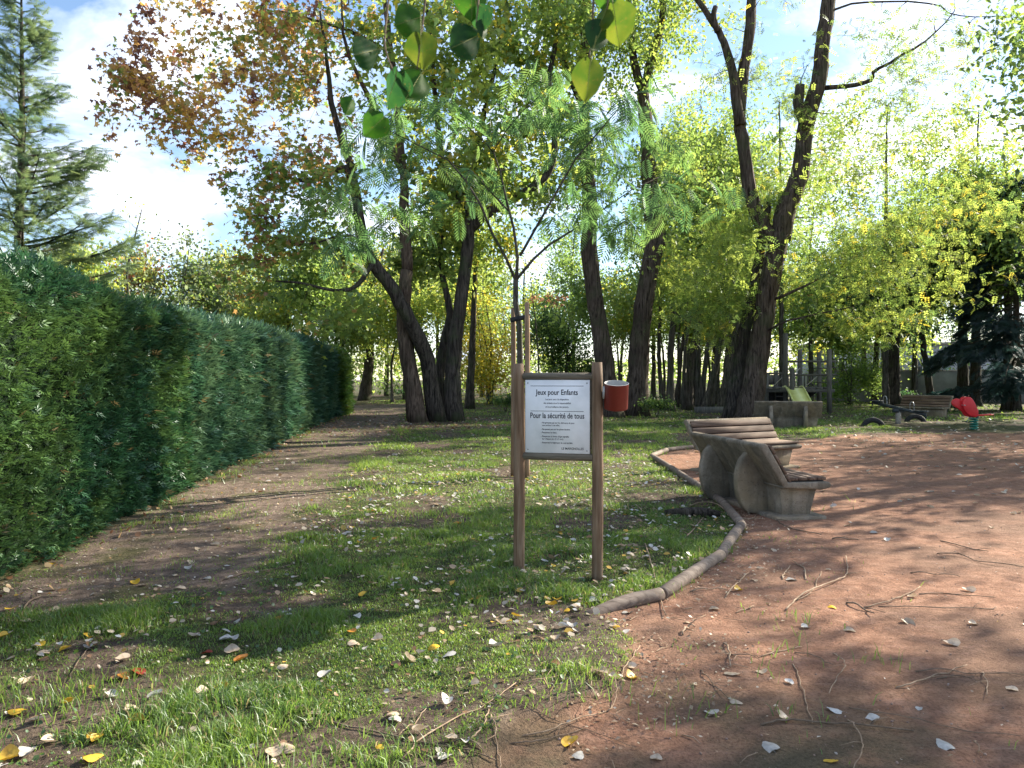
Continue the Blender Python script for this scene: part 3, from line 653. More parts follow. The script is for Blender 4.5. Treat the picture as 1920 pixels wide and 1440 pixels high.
# --- background trees
SHARED = {}
def bg(label, px, Y, hgt, rad, pal, seed, trunk=.3, z0=.35, lean=0.0, nat=130, lpa=62, size=.245, tmpl=OVAL, name='broadleaf_tree', bark='bark_grey', spread=.55, stems=1, flat=1.0, group='trees in the background', share=None):
    if share in SHARED:
        src, h0, r0 = SHARED[share]; q = np.random.default_rng(seed); root = thing(name, label, 'tree', ((px-960)/FPX*Y, Y, 0), q.uniform(0, 2*pi), group)
        root.scale = (rad/r0, rad/r0, hgt/h0)
        for ch in src.children:
            c = ch.copy(); COL.objects.link(c); c.parent = root
        return root
    r = np.random.default_rng(seed); x = (px-960)/FPX*Y; limbs = []
    for s in range(stems):
        a = r.uniform(0, 2*pi); k = .0 if stems == 1 else .12*hgt
        limbs.append(([(x+(.1*cos(a) if stems > 1 else 0), Y+(.1*sin(a) if stems > 1 else 0), -.1), (x+lean*.3+k*.5*cos(a), Y+k*.5*sin(a), hgt*.3), (x+lean*.7+r.normal(0, .2)+k*cos(a), Y+r.normal(0, .2)+k*sin(a), hgt*.6), (x+lean+r.normal(0, .3)+1.3*k*cos(a), Y+1.3*k*sin(a), hgt*.9)], trunk, trunk*.2))
    zc = hgt*(z0+1)/2; hz = hgt*(1-z0)/2
    bl = [((x+lean*.8, Y, zc), (rad*.8, rad*.8, hz), 2)]
    for q in range(4):
        a = r.uniform(0, 2*pi); bl.append(((x+lean*.7+rad*.6*cos(a), Y+rad*.6*sin(a), zc+hz*r.uniform(-.7, .5)), (rad*.5, rad*.5, hz*.45), .9))
    SHARED_root = tree(name, label, 'tree' if 'bush' not in name and 'shrub' not in name else 'shrub', limbs, bl, tmpl, pal, nat, lpa, size, spread, bark, group, seed, sides=10, edge=.55)
    if share: SHARED[share] = (SHARED_root, hgt, rad)
    return SHARED_root
PY1 = [(LG, 2), (YG, 4), (YEL, 1.5)]; PG1 = [(MG, 2.5), (LG, 3), (YG, 1)]; PG2 = [(DG, 2), (MG, 3), (LG, 1.2)]; PYY = [(YG, 2), (YEL, 3), (GOLD, .8)]; PGR = [(GREYG, 3), (LG, 1), (OLIVE, 1)]; PTE = [(TEAL, 3), (DG, 1.5), (MG, 1.2)]
bg('yellow-green round tree just right of the conifer behind the near hedge', 135, 40, 8.6, 3.4, PY1, 401)
bg('nearly bare thin tree with upright twigs above the hedge', 248, 36, 10.5, 1.9, [(GREYG, 2), (YG, 1.5)], 402, .2, .4, .3, 60, 14, .15, spread=.5)
bg('low russet-tinged tree behind the hedge beneath the bare tree', 225, 46, 9.4, 3.2, [(YG, 2), (OLIVE, 1.5), (RUST, .8), (GOLD, .8)], 403)
bg('soft grey-green willow-like tree above the middle of the hedge', 345, 44, 9.8, 3.2, PGR, 404, .25, .25)
bg('pale yellow-green tree above the far part of the long hedge', 455, 48, 10.0, 3.2, [(YG, 2), (GREYG, 2), (YEL, 1)], 405)
bg('bright yellow-green tree over the end of the hedge', 545, 46, 9.5, 3.6, PY1, 406, .3, .2, nat=120)
bg('slim tree with a dark straight trunk at the end of the hedge', 608, 42, 9.0, 2.8, PG1, 407, .28, .28)
bg('crooked forked tree standing where the path ends', 683, 50, 11, 4.0, PY1, 408, .75, .32, 1.2, 110, bark='bark')
bg('tall pale tree far behind the bend of the path', 725, 62, 13, 4.2, PYY, 409, .4, .2, size=.24)
bg('tall leafy tree far behind the maple clump', 820, 64, 14, 4.6, PY1, 410, .4, .18, size=.24)
bg('slender dark trunk standing on the sunny grass between maples and sign', 880, 38, 13, 2.6, PY1, 411, .42, .38, .6, 90, bark='bark')
bg('golden multi-stemmed shrub glowing in the sun left of the sign', 918, 44, 6.2, 2.6, PYY, 412, .14, .12, 0, 120, 60, .17, name='tall_shrub', stems=5)
bg('dense mid-green bush right behind the sign board', 1050, 46, 6.6, 2.7, PG2, 413, .2, .05, 0, 150, 80, .18, name='tall_bush', stems=3)
bg('tall yellow-green tree far behind the young tree', 985, 66, 13, 4.6, PY1, 414, .4, .15, size=.24)
bg('pale leafy tree behind the gap between the two tall trunks', 1165, 60, 10, 3.6, PG1, 415, .3, .25, size=.2, nat=70)
bg('tall light-green tree behind the row of slender trunks', 1290, 58, 12.5, 4.6, [(LG, 3), (YG, 2), (GREYG, 1.4)], 416, .35, .14, nat=130, size=.22)
bg('second light-green tree behind the row, next to the biggest tree', 1375, 62, 13, 4.4, [(LG, 3), (YG, 3), (GREYG, 1)], 417, .35, .16, size=.24)
bg('sunlit yellow-green tree seen through the climbing frame', 1470, 56, 10, 3.6, PY1, 418, .35, .25)
bg('leafy tree behind the right end of the climbing frame', 1560, 50, 8.5, 3.0, PG1, 419, .3, .32)
bg('rounded green bush against the wall beside the climbing frame', 1592, 43, 3.0, 1.9, PG1, 420, .12, .05, 0, 90, 60, .15, name='round_bush', stems=4, spread=.4)
bg('dark trunk in front of the wall, left of the thicker one', 1641, 45, 9.5, 2.6, PTE, 421, .42, .36, .2, bark='bark')
bg('thick dark twin trunk in front of the wall behind the seesaw', 1672, 41, 10.5, 3.4, PG1, 422, .85, .38, .3, 120, stems=1, bark='bark')
bg('leaning thin dark trunk before the wall behind the slatted bench', 1748, 40, 9.5, 2.8, PTE, 423, .40, .38, -1.4, bark='bark')
bg('dark trunk before the wall, left one of the pair behind the spring rider', 1805, 39, 11, 3.0, PG1, 424, .55, .36, .1, 110, bark='bark')
bg('dark trunk before the wall, right one of the pair behind the spring rider', 1826, 40, 11.5, 3.6, PTE, 425, .60, .36, .4, 120, bark='bark')
bg('tall green tree at the right edge above the dark conifer', 1890, 36, 13, 3.8, [(MG, 2), (LG, 2), (YG, 1.6), (OLIVE, 1)], 426, .5, .36, 0, 150)
bg('yellow tree low behind the near hedge at the left edge', 20, 48, 7.5, 3.4, PYY, 431)
bg('grey-green tree filling the gap above the hedge joint', 395, 56, 10, 3.6, PGR, 432, size=.22)
bg('large pale green tree above the long hedge', 500, 60, 13, 4.6, [(YG, 2), (LG, 2), (GREYG, 1.5)], 433, .4, .2, size=.24, share='tall_yellow')
bg('tall green tree behind the crooked forked one', 640, 58, 14, 4.6, PY1, 434, .4, .15, size=.24, share='tall_yellow')
bg('tall yellowing tree behind the leaning pale maple', 760, 52, 13.5, 4.0, PY1, 435, .4, .28, size=.22, share='tall_yellow')
bg('light green tree behind the dark slender trunk', 905, 58, 13, 4.2, PY1, 436, .35, .28, size=.23, share='tall_yellow')
bg('tall green tree behind the dense bush', 1075, 56, 14.5, 4.2, PG1, 437, .35, .25, size=.22, share='tall_green')
bg('tall leafy tree behind the burl trunk', 1225, 50, 15, 4.0, [(LG, 3), (YG, 3), (MG, 1)], 438, .35, .32, size=.21, share='tall_green')
bg('tall tree with fine leaves behind the left limb of the biggest tree', 1345, 48, 14.5, 3.8, [(LG, 3), (YG, 3)], 439, .3, .36, size=.2, nat=110, share='tall_green')
bg('green tree above the climbing frame', 1520, 46, 13, 4.0, [(LG, 3), (YG, 2), (MG, 1)], 440, .35, .38, size=.2, share='tall_green')
bg('green tree above the wall between the dark trunks', 1620, 50, 12.5, 4.0, [(LG, 2), (YG, 2), (GREYG, 1.5)], 441, .35, .30, size=.21, share='tall_yellow')
bg('leafy tree above the slatted far bench', 1715, 47, 13, 4.2, [(LG, 2), (MG, 2), (YG, 1.6)], 442, .35, .32, size=.21, share='tall_yellow')
bg('dense green tree above the spring rider', 1800, 44, 13.5, 4.0, [(MG, 2.5), (LG, 2), (YG, 1)], 443, .35, .32, size=.2, share='tall_green')
tree('russet_sapling', 'thin sapling with one flat spray of dry russet leaves behind the sign', 'tree',
     [(PL([(1012, 752), (1008, 650), (1000, 570), (996, 530)], 40), .09, .03), (PL([(1001, 575), (1030, 566), (1062, 562)], 40), .04, .02)],
     [BL(1030, 562, 40, 46, 13, .8, 1)], OVAL, [((.30, .15, .08), 2), ((.24, .12, .07), 2), ((.34, .20, .10), 1)], 18, 18, .14, .16, 'bark_grey', None, 451, flare=False)
bg('tall fine-leaved tree rising behind the left fork of the biggest tree', 1310, 39, 17, 4.2, [(LG, 3), (YG, 3), (MG, 1)], 471, .3, .45, 0, 190, 26, .17, spread=.35, share='fine_tree')
bg('tall fine-leaved tree between the two limbs of the biggest tree', 1465, 41, 18, 4.4, [(LG, 3), (YG, 3), (MG, 1)], 472, .3, .45, 0, 190, 24, .17, spread=.35, share='fine_tree')
bg('tall fine-leaved tree right of the biggest tree with a see-through crown', 1660, 39, 17, 4.8, [(LG, 2), (YG, 2), (OLIVE, 2)], 473, .3, .45, 0, 230, 20, .17, spread=.35, share='fine_tree')
bg('tall see-through tree at the upper right behind the corner twigs', 1830, 40, 17, 4.6, [(LG, 2), (MG, 2), (OLIVE, 2)], 474, .3, .42, 0, 210, 28, .17, spread=.35, share='fine_tree')
for lab, px, Y, hh, rd, pl, sd in (('low-hanging leafy tree behind the left of the row of slender trunks', 1245, 47, 8.0, 3.2, [(LG, 2), (YG, 3), (YEL, 1)], 461), ('leafy young tree behind the right of the row of slender trunks', 1330, 46, 7.5, 3.0, [(LG, 3), (YG, 3)], 462),
        ('leafy young tree between the two tall trunks behind the sign', 1160, 44, 7.5, 2.6, [(LG, 3), (YG, 2.5)], 463), ('bright leafy young tree between the maples and the golden shrub', 845, 47, 8.5, 3.0, PY1, 464), ('bright leafy young tree right of the crooked forked one', 735, 46, 8.0, 2.8, PY1, 465),
        ('leafy young tree just beyond the hedge end', 640, 45, 7.5, 2.8, PG1, 466), ('yellow-green young tree beyond the climbing frame left side', 1425, 44, 8.0, 2.6, PY1, 467), ('broad pale tree above the wall left of the seesaw', 1655, 56, 11, 4.2, [(LG, 2), (YG, 2), (GREYG, 1)], 468)):
    bg(lab, px, Y, hh, rd, pl, sd, .2, .34, 0, 110, 62, .21, share='young_a' if pl in (PY1, PG1) else 'young_b')
# dark drooping conifer at the right edge
def conifer(label, px, Y, hgt, rad, cols, seed, nlev, trunkw, z0, up, nsp, size, lo=.5, bark='bark', dens=1.0, top=1.0):
    r = np.random.default_rng(seed); x = (px-960)/FPX*Y
    root = thing('conifer_tree', label, 'tree', (x, Y, 0)); wood = MB(); fol = MB()
    c = catmull([(0, 0, -.1), (r.normal(0, .08), 0, hgt*.35), (r.normal(0, .1), 0, hgt*.7), (0, 0, hgt)], 30)
    tubes(wood, c, np.linspace(trunkw/2, .03, 30)*(1+.4*np.exp(-np.maximum(c[:, 2], 0)/.4)), 12, True, .1)
    BP = []; BR = []; SP = []; SY = []; SPi = []
    for k in range(nlev):
        f = (k+r.uniform(-.3, .3))/nlev; f = min(max(f, 0), .985); z = z0+(hgt-z0)*f
        ln = rad*(1-f)**1.0*r.uniform(.65, 1.1)+.25; a = r.uniform(0, 2*pi); d = np.array([cos(a), sin(a), 0])
        rise = up*ln*(.6+.9*f)
        p = [np.array([0, 0, z]), d*ln*.4+[0, 0, z+rise*.25], d*ln*.75+[0, 0, z+rise*.6], d*ln+[0, 0, z+rise]]
        q = catmull(p, 7); BP.append(q); BR.append(np.linspace(.02+.012*ln, .006, 7))
        m = int(nsp*ln/rad*dens)+6; t = r.uniform(.22 if lo < 1 else .5, 1.02, m)*6; kk = np.minimum(t.astype(int), 5); ff = np.clip(t-kk, 0, 1)[:, None]
        pos = q[kk]*(1-ff)+q[kk+1]*ff; side = np.cross(d, [0, 0, 1.0]); off = r.normal(0, 1, m)*(.10+.20*ln*(1-t/7.5))
        pos = pos+side*off[:, None]+np.c_[r.normal(0, .06, m), r.normal(0, .06, m), r.normal(-.05, .10, m)]
        SP.append(pos); SY.append(np.full(m, a-pi/2)+r.normal(0, .5, m)-np.sign(off)*.5); SPi.append(r.normal(up*.5-.25*lo, .3, m))
    tubes(wood, np.array(BP), np.array(BR), 5); wood.build('trunk', M[bark], root, True)
    SP = np.concatenate(SP); n = len(SP); t = np.clip(r.normal(.5, .3, n), 0, 1)[:, None]
    leafcloud(fol, SP, size*r.uniform(.6, 1.3, n), NEEDLE, np.array(cols[0])*(1-t)+np.array(cols[1])*t, np.concatenate(SPi), .5, np.concatenate(SY), r)
    fol.build('crown', M['leaf'], root); return root
conifer('tall open conifer with upswept tiers behind the near hedge', 40, 27, 15.0, 3.9, ((.050, .100, .052), (.135, .185, .070)), 501, 90, .46, 3.8, .50, 125, .50)
conifer('dark blue-green drooping conifer at the right edge by the wall', 1905, 35, 11.0, 4.0, ((.010, .028, .030), (.028, .060, .055)), 502, 90, .4, 1.0, -.42, 140, .62, 1.0)
conifer('small pale larch-like conifer in the gap right of the tall one', 60, 44, 7.5, 2.2, ((.10, .12, .05), (.22, .22, .06)), 503, 50, .22, 1.5, .2, 80, .55)

# --- trees beside the play area, at and just past the right edge: their crowns shade the foreground
SHP = [(MG, 2), (LG, 3), (YG, 2)]
def at_xy(x, y): return 960+x/y*FPX
bg('tree at the right border whose thin twigs hang into the upper corner', at_xy(12.75, 15.8), 15.8, 12.0, 2.7, SHP, 601, .45, .32, 0, 130, 48, .16, group='trees by the play area', spread=.45)
bg('slim tree with dense twigs at the upper right corner beside the clay', at_xy(10.1, 13.3), 13.3, 10.0, 1.9, SHP, 606, .3, .45, 0, 50, 36, .14, group='trees by the play area', spread=.4)
bg('broad tree standing past the right border near the clay', at_xy(15.6, 11.2), 11.2, 12.5, 2.9, SHP, 602, .45, .34, 0, 170, 60, .17, group='trees by the play area', spread=.45)
bg('tree past the right border between the clay and the wall', at_xy(20.5, 22), 22, 13, 3.8, SHP, 603, .5, .34, 0, 160, 75, .18, group='trees by the play area', spread=.5)
bg('tall tree past the right border by the end of the wall', at_xy(27, 30), 30, 15, 4.6, SHP, 605, .5, .25, 0, 160, 80, .2, group='trees by the play area', spread=.6)

# --- young silk tree tied to its stakes
YS = 12.4
silk = tree('silk_tree', 'young staked tree with feathery fern-like leaves behind the sign', 'tree',
     [(PL([(979, 893), (978, 780), (973, 640), (968, 560), (967, 525)], YS), .105, .085),
      (PL([(967, 527), (940, 470), (905, 390), (870, 330), (810, 280), (720, 240)], [12.4, 12.3, 12.1, 11.9, 11.7, 11.4]), .055, .012),
      (PL([(968, 525), (972, 470), (958, 400), (938, 330), (925, 285)], [12.4, 12.4, 12.5, 12.6, 12.6]), .06, .02),
      (PL([(925, 285), (955, 235), (1000, 190), (1035, 150)], 12.6), .022, .010), (PL([(928, 290), (880, 240), (830, 200)], 12.6), .02, .008),
      (PL([(970, 522), (1010, 475), (1060, 440), (1100, 415), (1160, 370), (1240, 330)], [12.4, 12.5, 12.7, 12.8, 13, 13.2]), .05, .010),
      (PL([(975, 480), (1030, 380), (1080, 300), (1130, 240), (1180, 180)], [12.4, 12.2, 12, 11.8, 11.6]), .045, .010),
      (PL([(958, 400), (900, 340), (850, 310), (780, 330), (700, 350)], [12.5, 12.8, 13, 13.2, 13.4]), .03, .008)],
     [BL(760, 240, 12.2, 170, 75, 1.4, 2.2), BL(950, 190, 12.4, 160, 70, 1.4, 2.0), BL(1130, 250, 12.3, 170, 95, 1.4, 2.4), BL(700, 400, 12.2, 150, 80, 1.3, 1.8), BL(880, 330, 12.6, 160, 70, 1.3, 1.2), BL(1150, 380, 12.6, 130, 70, 1.3, 1.3), BL(1290, 340, 12.6, 110, 60, 1.2, .8)],
     FROND, [((.055, .125, .042), 3), ((.075, .155, .042), 3), ((.115, .20, .05), 2)], 150, 4, .40, .15, 'bark_grey', None, 701, pitch=(-.55, .35), flare=False, twig=.6, bow=.05, edge=.45)

# ------------------------------------------------------------------ boundary wall and house beyond it
wx0, wx1, wy0, wy1 = 19.0, 48.0, 49.0, 40.0
wl = thing('boundary_wall', 'grey rendered boundary wall at the back of the play area', 'wall', ((wx0+wx1)/2, (wy0+wy1)/2, 0), atan2(wy1-wy0, wx1-wx0))
wlen = sqrt((wx1-wx0)**2+(wy1-wy0)**2)
mb = MB(); box(mb, (0, 0, .92), (wlen, .25, 1.95)); mb.build('wall_face', M['wall'], wl)
for k in range(10):
    mb = MB(); box(mb, (-wlen/2+wlen/10*(k+.5), 0, 1.935), (wlen/10-.012, .34, .07)); mb.build('coping_stone', M['stone'], wl)
hs = thing('house', 'pale house partly hidden by the trees beyond the wall', 'building', (34, 66, 0), radians(-12))
mb = MB(); box(mb, (0, 0, 2.0), (17, 8, 4.2)); mb.build('facade', M['facade'], hs)
mb = MB(); box(mb, (0, 0, 4.21), (17.6, 8.6, .22)); mb.build('roof_slab', M['stone'], hs)
for fx in (-6.4, -3.2, 0, 3.2, 6.4):
    for fz in (2.4,):
        mb = MB(); box(mb, (fx, -4.0, fz), (1.24, .10, 1.54)); wo = mb.build('window', M['white'], hs)
        mb = MB(); box(mb, (fx-.27, -4.06, fz), (.46, .03, 1.3)); mb.build('pane', M['glass'], wo); mb = MB(); box(mb, (fx+.27, -4.06, fz), (.46, .03, 1.3)); mb.build('pane', M['glass'], wo)

# ------------------------------------------------------------------ log edging of the lawn
root = thing('log_edging', 'low edging of round grey-brown logs curving between lawn and red clay', 'edging', (KERB[3][0], KERB[3][1], 0))
ko = np.array([KERB[3][0], KERB[3][1], 0])
for i in range(len(KERB)-1):
    a, b = np.array([*KERB[i], 0]), np.array([*KERB[i+1], 0]); Ld = np.linalg.norm(b-a); d = (b-a)/Ld
    z0, z1 = .014 if i else -.035, .014
    c = catmull([a+d*.006+[0, 0, z0], (a+b)/2+[RNG.normal(0, .006), RNG.normal(0, .006), .018], b-d*.006+[0, 0, z1]], 9)
    mb = MB(); tubes(mb, c-ko, np.full(9, .050)+RNG.normal(0, .0008, 9), 14, True, .02); o = mb.build('log', M['kerb_wood'], root, True)
    m = o.modifiers.new('b', 'BEVEL'); m.width = .005; m.limit_method = 'ANGLE'; m.angle_limit = radians(50)
ml = G(1300, 968)
o = MB(); tubes(o, catmull([ml+[-.32, .05, .03], ml+[0, 0, .05], ml+[.30, -.02, .03]], 9), np.array([.03, .045, .05, .055, .05, .055, .05, .04, .03]), 9, True, .3)
tag(o.build('rotten_log', M['bark'], None, True), 'short dark mossy rotten log lying in the lawn beside the edging', 'log')

# ------------------------------------------------------------------ benches
bevel_cache = {}
def bench_mesh():
    d = {}
    Lh = .98
    back = [(.02, .345), (-.075, .345), (-.36, .80), (-.35, .835), (-.285, .84), (-.262, .82)]
    m = MB(); prism(m, back, -Lh, Lh); d['back_panel'] = (m, M['concrete'])
    seat = [(-.10, .335), (.40, .305), (.50, .325), (.525, .36), (.50, .392), (.42, .398), (-.02, .398)]
    m = MB(); prism(m, seat, -Lh, Lh); d['seat_slab'] = (m, M['concrete'])
    m = MB(); V = []
    for z, a, b, c in ((-.05, -.86, -.02, .30), (.34, -.88, -.06, .40)):
        V += [(a, b, z), (-a, b, z), (-a, c, z), (a, c, z)]
    m.add(V, np.array([[0, 3, 2, 1], [4, 5, 6, 7], [0, 1, 5, 4], [1, 2, 6, 5], [2, 3, 7, 6], [3, 0, 4, 7]])); d['base_block'] = (m, M['concrete'])
    m = MB(); box(m, (0, .14, -.02), (2.0, .62, .07)); d['footing'] = (m, M['concrete'])
    th = np.linspace(-1, 1, 17); fin = [(-.03, -.03), (-.02, .30), (-.10, .42), (-.24, .64), (-.285, .715)]
    bulge = [(-.285-.14*(1-t*t)**.8-.02*(1-t)*4*0, .36-.37*t) for t in np.linspace(-.86, 1, 13)]
    fin = fin+[(y, max(z, -.03)) for y, z in bulge[1:]]
    for k, xx in enumerate((-.50, .50)):
        m = MB(); prism(m, fin, xx-.055, xx+.055); d[f'fin{k}'] = (m, M['concrete'])
    for k in range(4):
        t = .125+k*.240; y = .02+(-.262-.02)*t; z = .345+(.82-.345)*t; m = MB(); a = atan2(.82-.345, -.282)
        box(m, (0, y+.030, z+.017), (1.90, .030, .110), rx=a-pi/2); d[f'backslat{k}'] = (m, M['slat'])
    for k in range(4):
        m = MB(); box(m, (0, .070+k*.116, .430), (1.90, .100, .032)); d[f'seatslat{k}'] = (m, M['slat'])
    m = MB(); box(m, (0, -.121+.012, .5825+.007), (1.86, .010, .47), rx=atan2(.475, -.282)-pi/2); d['back_gap_shade'] = (m, M['dark_panel'])  # added dark sheet: stands in for the shade in the back slat gaps
    m = MB(); box(m, (0, .24, .404), (1.86, .42, .012)); d['seat_gap_shade'] = (m, M['dark_panel'])  # likewise a dark sheet giving the seat slat gaps their shade
    res = []
    for k, (m, mt) in d.items():
        nm = k if not k[-1].isdigit() else {'fin': 'support_fin', 'backslat': 'back_slat', 'seatslat': 'seat_slat'}[k[:-1]]
        res.append((nm, mesh(nm, np.concatenate(m.V), m.F, mt), .03 if mt is M['concrete'] and nm != 'base_block' else .006))
    return res
BM = bench_mesh()
def bench(label, x, y, rz, z=0.0):
    b = thing('park_bench', label, 'bench', (x, y, z), rz, 'concrete and wood benches')
    for nm, me, bw in BM:
        o = obj(nm, me, b); mod = o.modifiers.new('soft_edge', 'BEVEL'); mod.width = bw*.6; mod.segments = 2 if bw > .01 else 1; mod.limit_method = 'ANGLE'; mod.angle_limit = radians(40)
bench('nearest concrete bench seen from behind its curved fins, beside the log edging', 2.96, 9.62, radians(-80))
bench('wooden-slatted bench behind the nearest one, turned towards the viewer', 4.02, 13.55, radians(-151.8))
bench('far concrete bench seen square from behind in front of the slide', 8.45, 23.6, radians(-13))
bench('small-looking far bench with grey slats beside the seesaw', 16.3, 30.4, radians(124))

# ------------------------------------------------------------------ sign board
pl, pr = np.array([.056, 6.23]), np.array([.673, 6.06]); sw = float(np.linalg.norm(pr-pl)); srz = atan2(*(pr-pl)[::-1])
sg = thing('sign_board', 'white notice panel framed by two round wooden posts on the lawn', 'sign', (pl[0], pl[1], 0), srz)
for k, x in enumerate((0, sw)):
    c = catmull([(x, 0, -.1), (x+.003, 0, .8), (x-.002, 0, 1.7+.008*k)], 14); mb = MB(); R = np.full(14, .0455-.001*k); R[-1] = .041
    tubes(mb, c, R, 20, True); mb.build('post', M['post'], sg, True)
for z in (1.597, .955):
    mb = MB(); tubes(mb, [(.035, 0, z), (sw/2, .0, z), (sw-.035, 0, z)], [.030]*3, 14, True); mb.build('rail', M['post_grey'], sg, True)
pw, ph, pcx, pcz = .525, .585, sw/2, 1.276
mb = MB(); box(mb, (pcx, -.012, pcz), (pw, .010, ph)); pan = mb.build('panel', M['white'], sg)
m = pan.modifiers.new('b', 'BEVEL'); m.width = .002
mb = MB(); box(mb, (pcx+.006, .0, pcz-.003), (pw+.012, .012, ph+.014)); mb.build('backing', M['post_grey'], sg)
for sx_ in (-1, 1):
    for sz_ in (-1, 1):
        mb = MB(); tubes(mb, [(pcx+sx_*(pw/2-.022), -.0172, pcz+sz_*(ph/2-.025)), (pcx+sx_*(pw/2-.022), -.0215, pcz+sz_*(ph/2-.025))], [.006, .005], 8, True); mb.build('screw', M['steel'], pan)
for zz_ in (ph/2-.048, .043):
    mb = MB(); box(mb, (pcx-.002, -.0176, pcz+zz_), (.432, .001, .0034)); mb.build('printed_line', M['ink'], pan)
FONT_MAT = M['ink']
def text(s, x, z, size, width, align='CENTER', parent=pan):
    cu = bpy.data.curves.new('lettering', 'FONT'); cu.body = s; cu.size = size; cu.align_x = align; cu.resolution_u = 3; cu.offset = .0011 if size > .05 else .0003; cu.fill_mode = 'FRONT'
    cu.materials.append(FONT_MAT); tmp = bpy.data.objects.new('lettering_curve', cu); COL.objects.link(tmp)
    me = bpy.data.meshes.new_from_object(tmp.evaluated_get(bpy.context.evaluated_depsgraph_get())); bpy.data.objects.remove(tmp)
    o = obj('lettering', me, parent); xs = [v.co.x for v in me.vertices]; o.scale = (width/(max(xs)-min(xs)), 1, 1)
    o.location = (pcx+x, -.0181, pcz+z); o.rotation_euler = (pi/2, 0, 0); return o
text('Jeux pour Enfants', -.002, .174, .060, .345)
for k, s in enumerate(('Les jeux sont à la disposition', 'des enfants sous la responsabilité', 'et la surveillance des parents.')): text(s, 0, .131-.030*k, .0195, (.190, .222, .190)[k])
text('Pour la sécurité de tous', -.001, -.013, .062, .440)
for wd, z, s in ((.272, -.056, '- Ne grimpez pas sur les éléments de jeux'), (.145, -.076, '  non prévus à cet effet.'), (.238, -.108, '- Ne passez pas sur les plates-bandes.'), (.130, -.134, '- Respectez les lieux.'), (.228, -.165, '- Respectez la limite d’âge signalée'), (.175, -.185, '  sur chaque jeu (3 à 5 ans).'), (.258, -.215, '- Respectez le règlement de copropriété.')): text(s, -.132, z, .0185, wd, 'LEFT')
text('LE MARGNOLLES', .215, -.262, .026, .178, 'RIGHT')

# ------------------------------------------------------------------ red bin on the post
bp = pr+np.array([.048+.094, -.03]); br_, bh = .0935, .205
bn = thing('red_bin', 'red round metal bin hung on the right post of the sign', 'bin', (bp[0], bp[1], 1.345)); bn.rotation_euler = (radians(13), 0, 0)
def lathe(mb, prof, S=32):
    p = np.array(prof); K = len(p); th = np.arange(S)/S*2*pi
    V = np.stack([p[:, :1]*np.cos(th), p[:, :1]*np.sin(th), np.repeat(p[:, 1:2], S, 1)], -1).reshape(-1, 3)
    k, s = np.meshgrid(np.arange(K-1), np.arange(S), indexing='ij'); a = k*S+s; b = k*S+(s+1) % S
    mb.add(V, np.stack([a, b, b+S, a+S], -1).reshape(-1, 4)); return mb
mb = lathe(MB(), [(.002, .0), (br_-.004, .0), (br_, .004), (br_, bh-.004), (br_+.003, bh)]); mb.build('shell', M['red_tin'], bn, True)
mb = lathe(MB(), [(br_+.003, bh), (br_-.001, bh+.002), (br_-.003, bh-.004), (br_-.004, .012), (.002, .008)]); mb.build('lining', M['tin_inside'], bn, True)
mb = MB(); box(mb, (-br_-.006, .0, .13), (.014, .05, .09)); mb.build('bracket', M['steel'], bn)

# ------------------------------------------------------------------ stakes and tie of the young tree
for k, (px, top, Y, lab) in enumerate(((962, 577, 12.5, 'left round wooden stake beside the young tree, half hidden by the sign'), (988, 567, 12.2, 'right round wooden stake beside the young tree, foot showing under the sign'))):
    t = P(px, top, Y); c = catmull([(t[0], Y, -.1), (t[0]+.01, Y, t[2]/2), t], 10); mb = MB(); R = np.full(10, .041); R[-1] = .036
    tubes(mb, c-[t[0], Y, 0], R, 14, True); so = thing('tree_stake', lab, 'stake', (t[0], Y, 0), 0, 'stakes of the young tree'); mb.build('pole', M['stake'], so, True)
tz = P(975, 596, 12.3)
tie = MB(); box(tie, (tz[0]+.01, 12.34, tz[2]), (.36, .014, .075), rz=-.45, ry=-.16); tie2 = tie.build('tree_tie', M['rubber']); tag(tie2, 'black rubber strap tying the young tree to its stakes', 'strap')

# ------------------------------------------------------------------ playground
yS = 33.0
def px_x(px, Y=yS): return (px-960)/FPX*Y
def px_z(py, Y=yS): return EYE+(HOR-py)/FPX*Y
pg = thing('climbing_frame', 'weathered timber climbing frame with deck, rails and ropes behind the far bench', 'playground', (px_x(1500), yS, 0))
O = np.array([px_x(1500), yS, 0])
def beam(p, q, w, nm, mat='play_wood', round_=True):
    p, q = np.array(p, float)-O, np.array(q, float)-O; mb = MB()
    if round_: tubes(mb, [p, (p+q)/2, q], [w/2]*3, 10, True)
    else:
        d = q-p; Ld = np.linalg.norm(d); rz = atan2(d[1], d[0]); ry = -math.asin(d[2]/Ld); box(mb, (p+q)/2, (Ld, w, w), rz=rz, ry=ry)
    return mb.build(nm, M[mat], pg, round_)
dz = px_z(728)
for px, top, Y in ((1437, 700, 33), (1455, 695, 34.6), (1473, 625, 33), (1500, 655, 34.6), (1536, 660, 34.6), (1555, 655, 32.2), (1485, 690, 32.6)):
    beam((px_x(px, Y), Y, -.1), (px_x(px, Y), Y, px_z(top, Y)), .21, 'post')
for k in range(9):
    a = px_x(1432)+k*.31; mb = MB(); box(mb, (a-O[0]+.15, .75, dz), (.29, 2.0, .09)); mb.build('deck_plank', M['play_wood'], pg)
beam((px_x(1430), 32.9, dz-.1), (px_x(1557), 32.6, dz-.1), .14, 'deck_beam', round_=False)
for py in (703, 678): beam((px_x(1473), 33, px_z(py)), (px_x(1556), 32.3, px_z(py)), .085, 'rail')
for py in (700,): beam((px_x(1437), 33, px_z(py)), (px_x(1473), 33, px_z(py)), .085, 'rail')
for k in range(12):
    a = px_x(1478)+k*.145; beam((a, 34.6, dz), (a, 34.6, px_z(703, 34.6)), .06, 'baluster')
beam((px_x(1500, 34.6), 34.6, px_z(703, 34.6)), (px_x(1538, 34.6), 34.6, px_z(703, 34.6)), .085, 'rail')
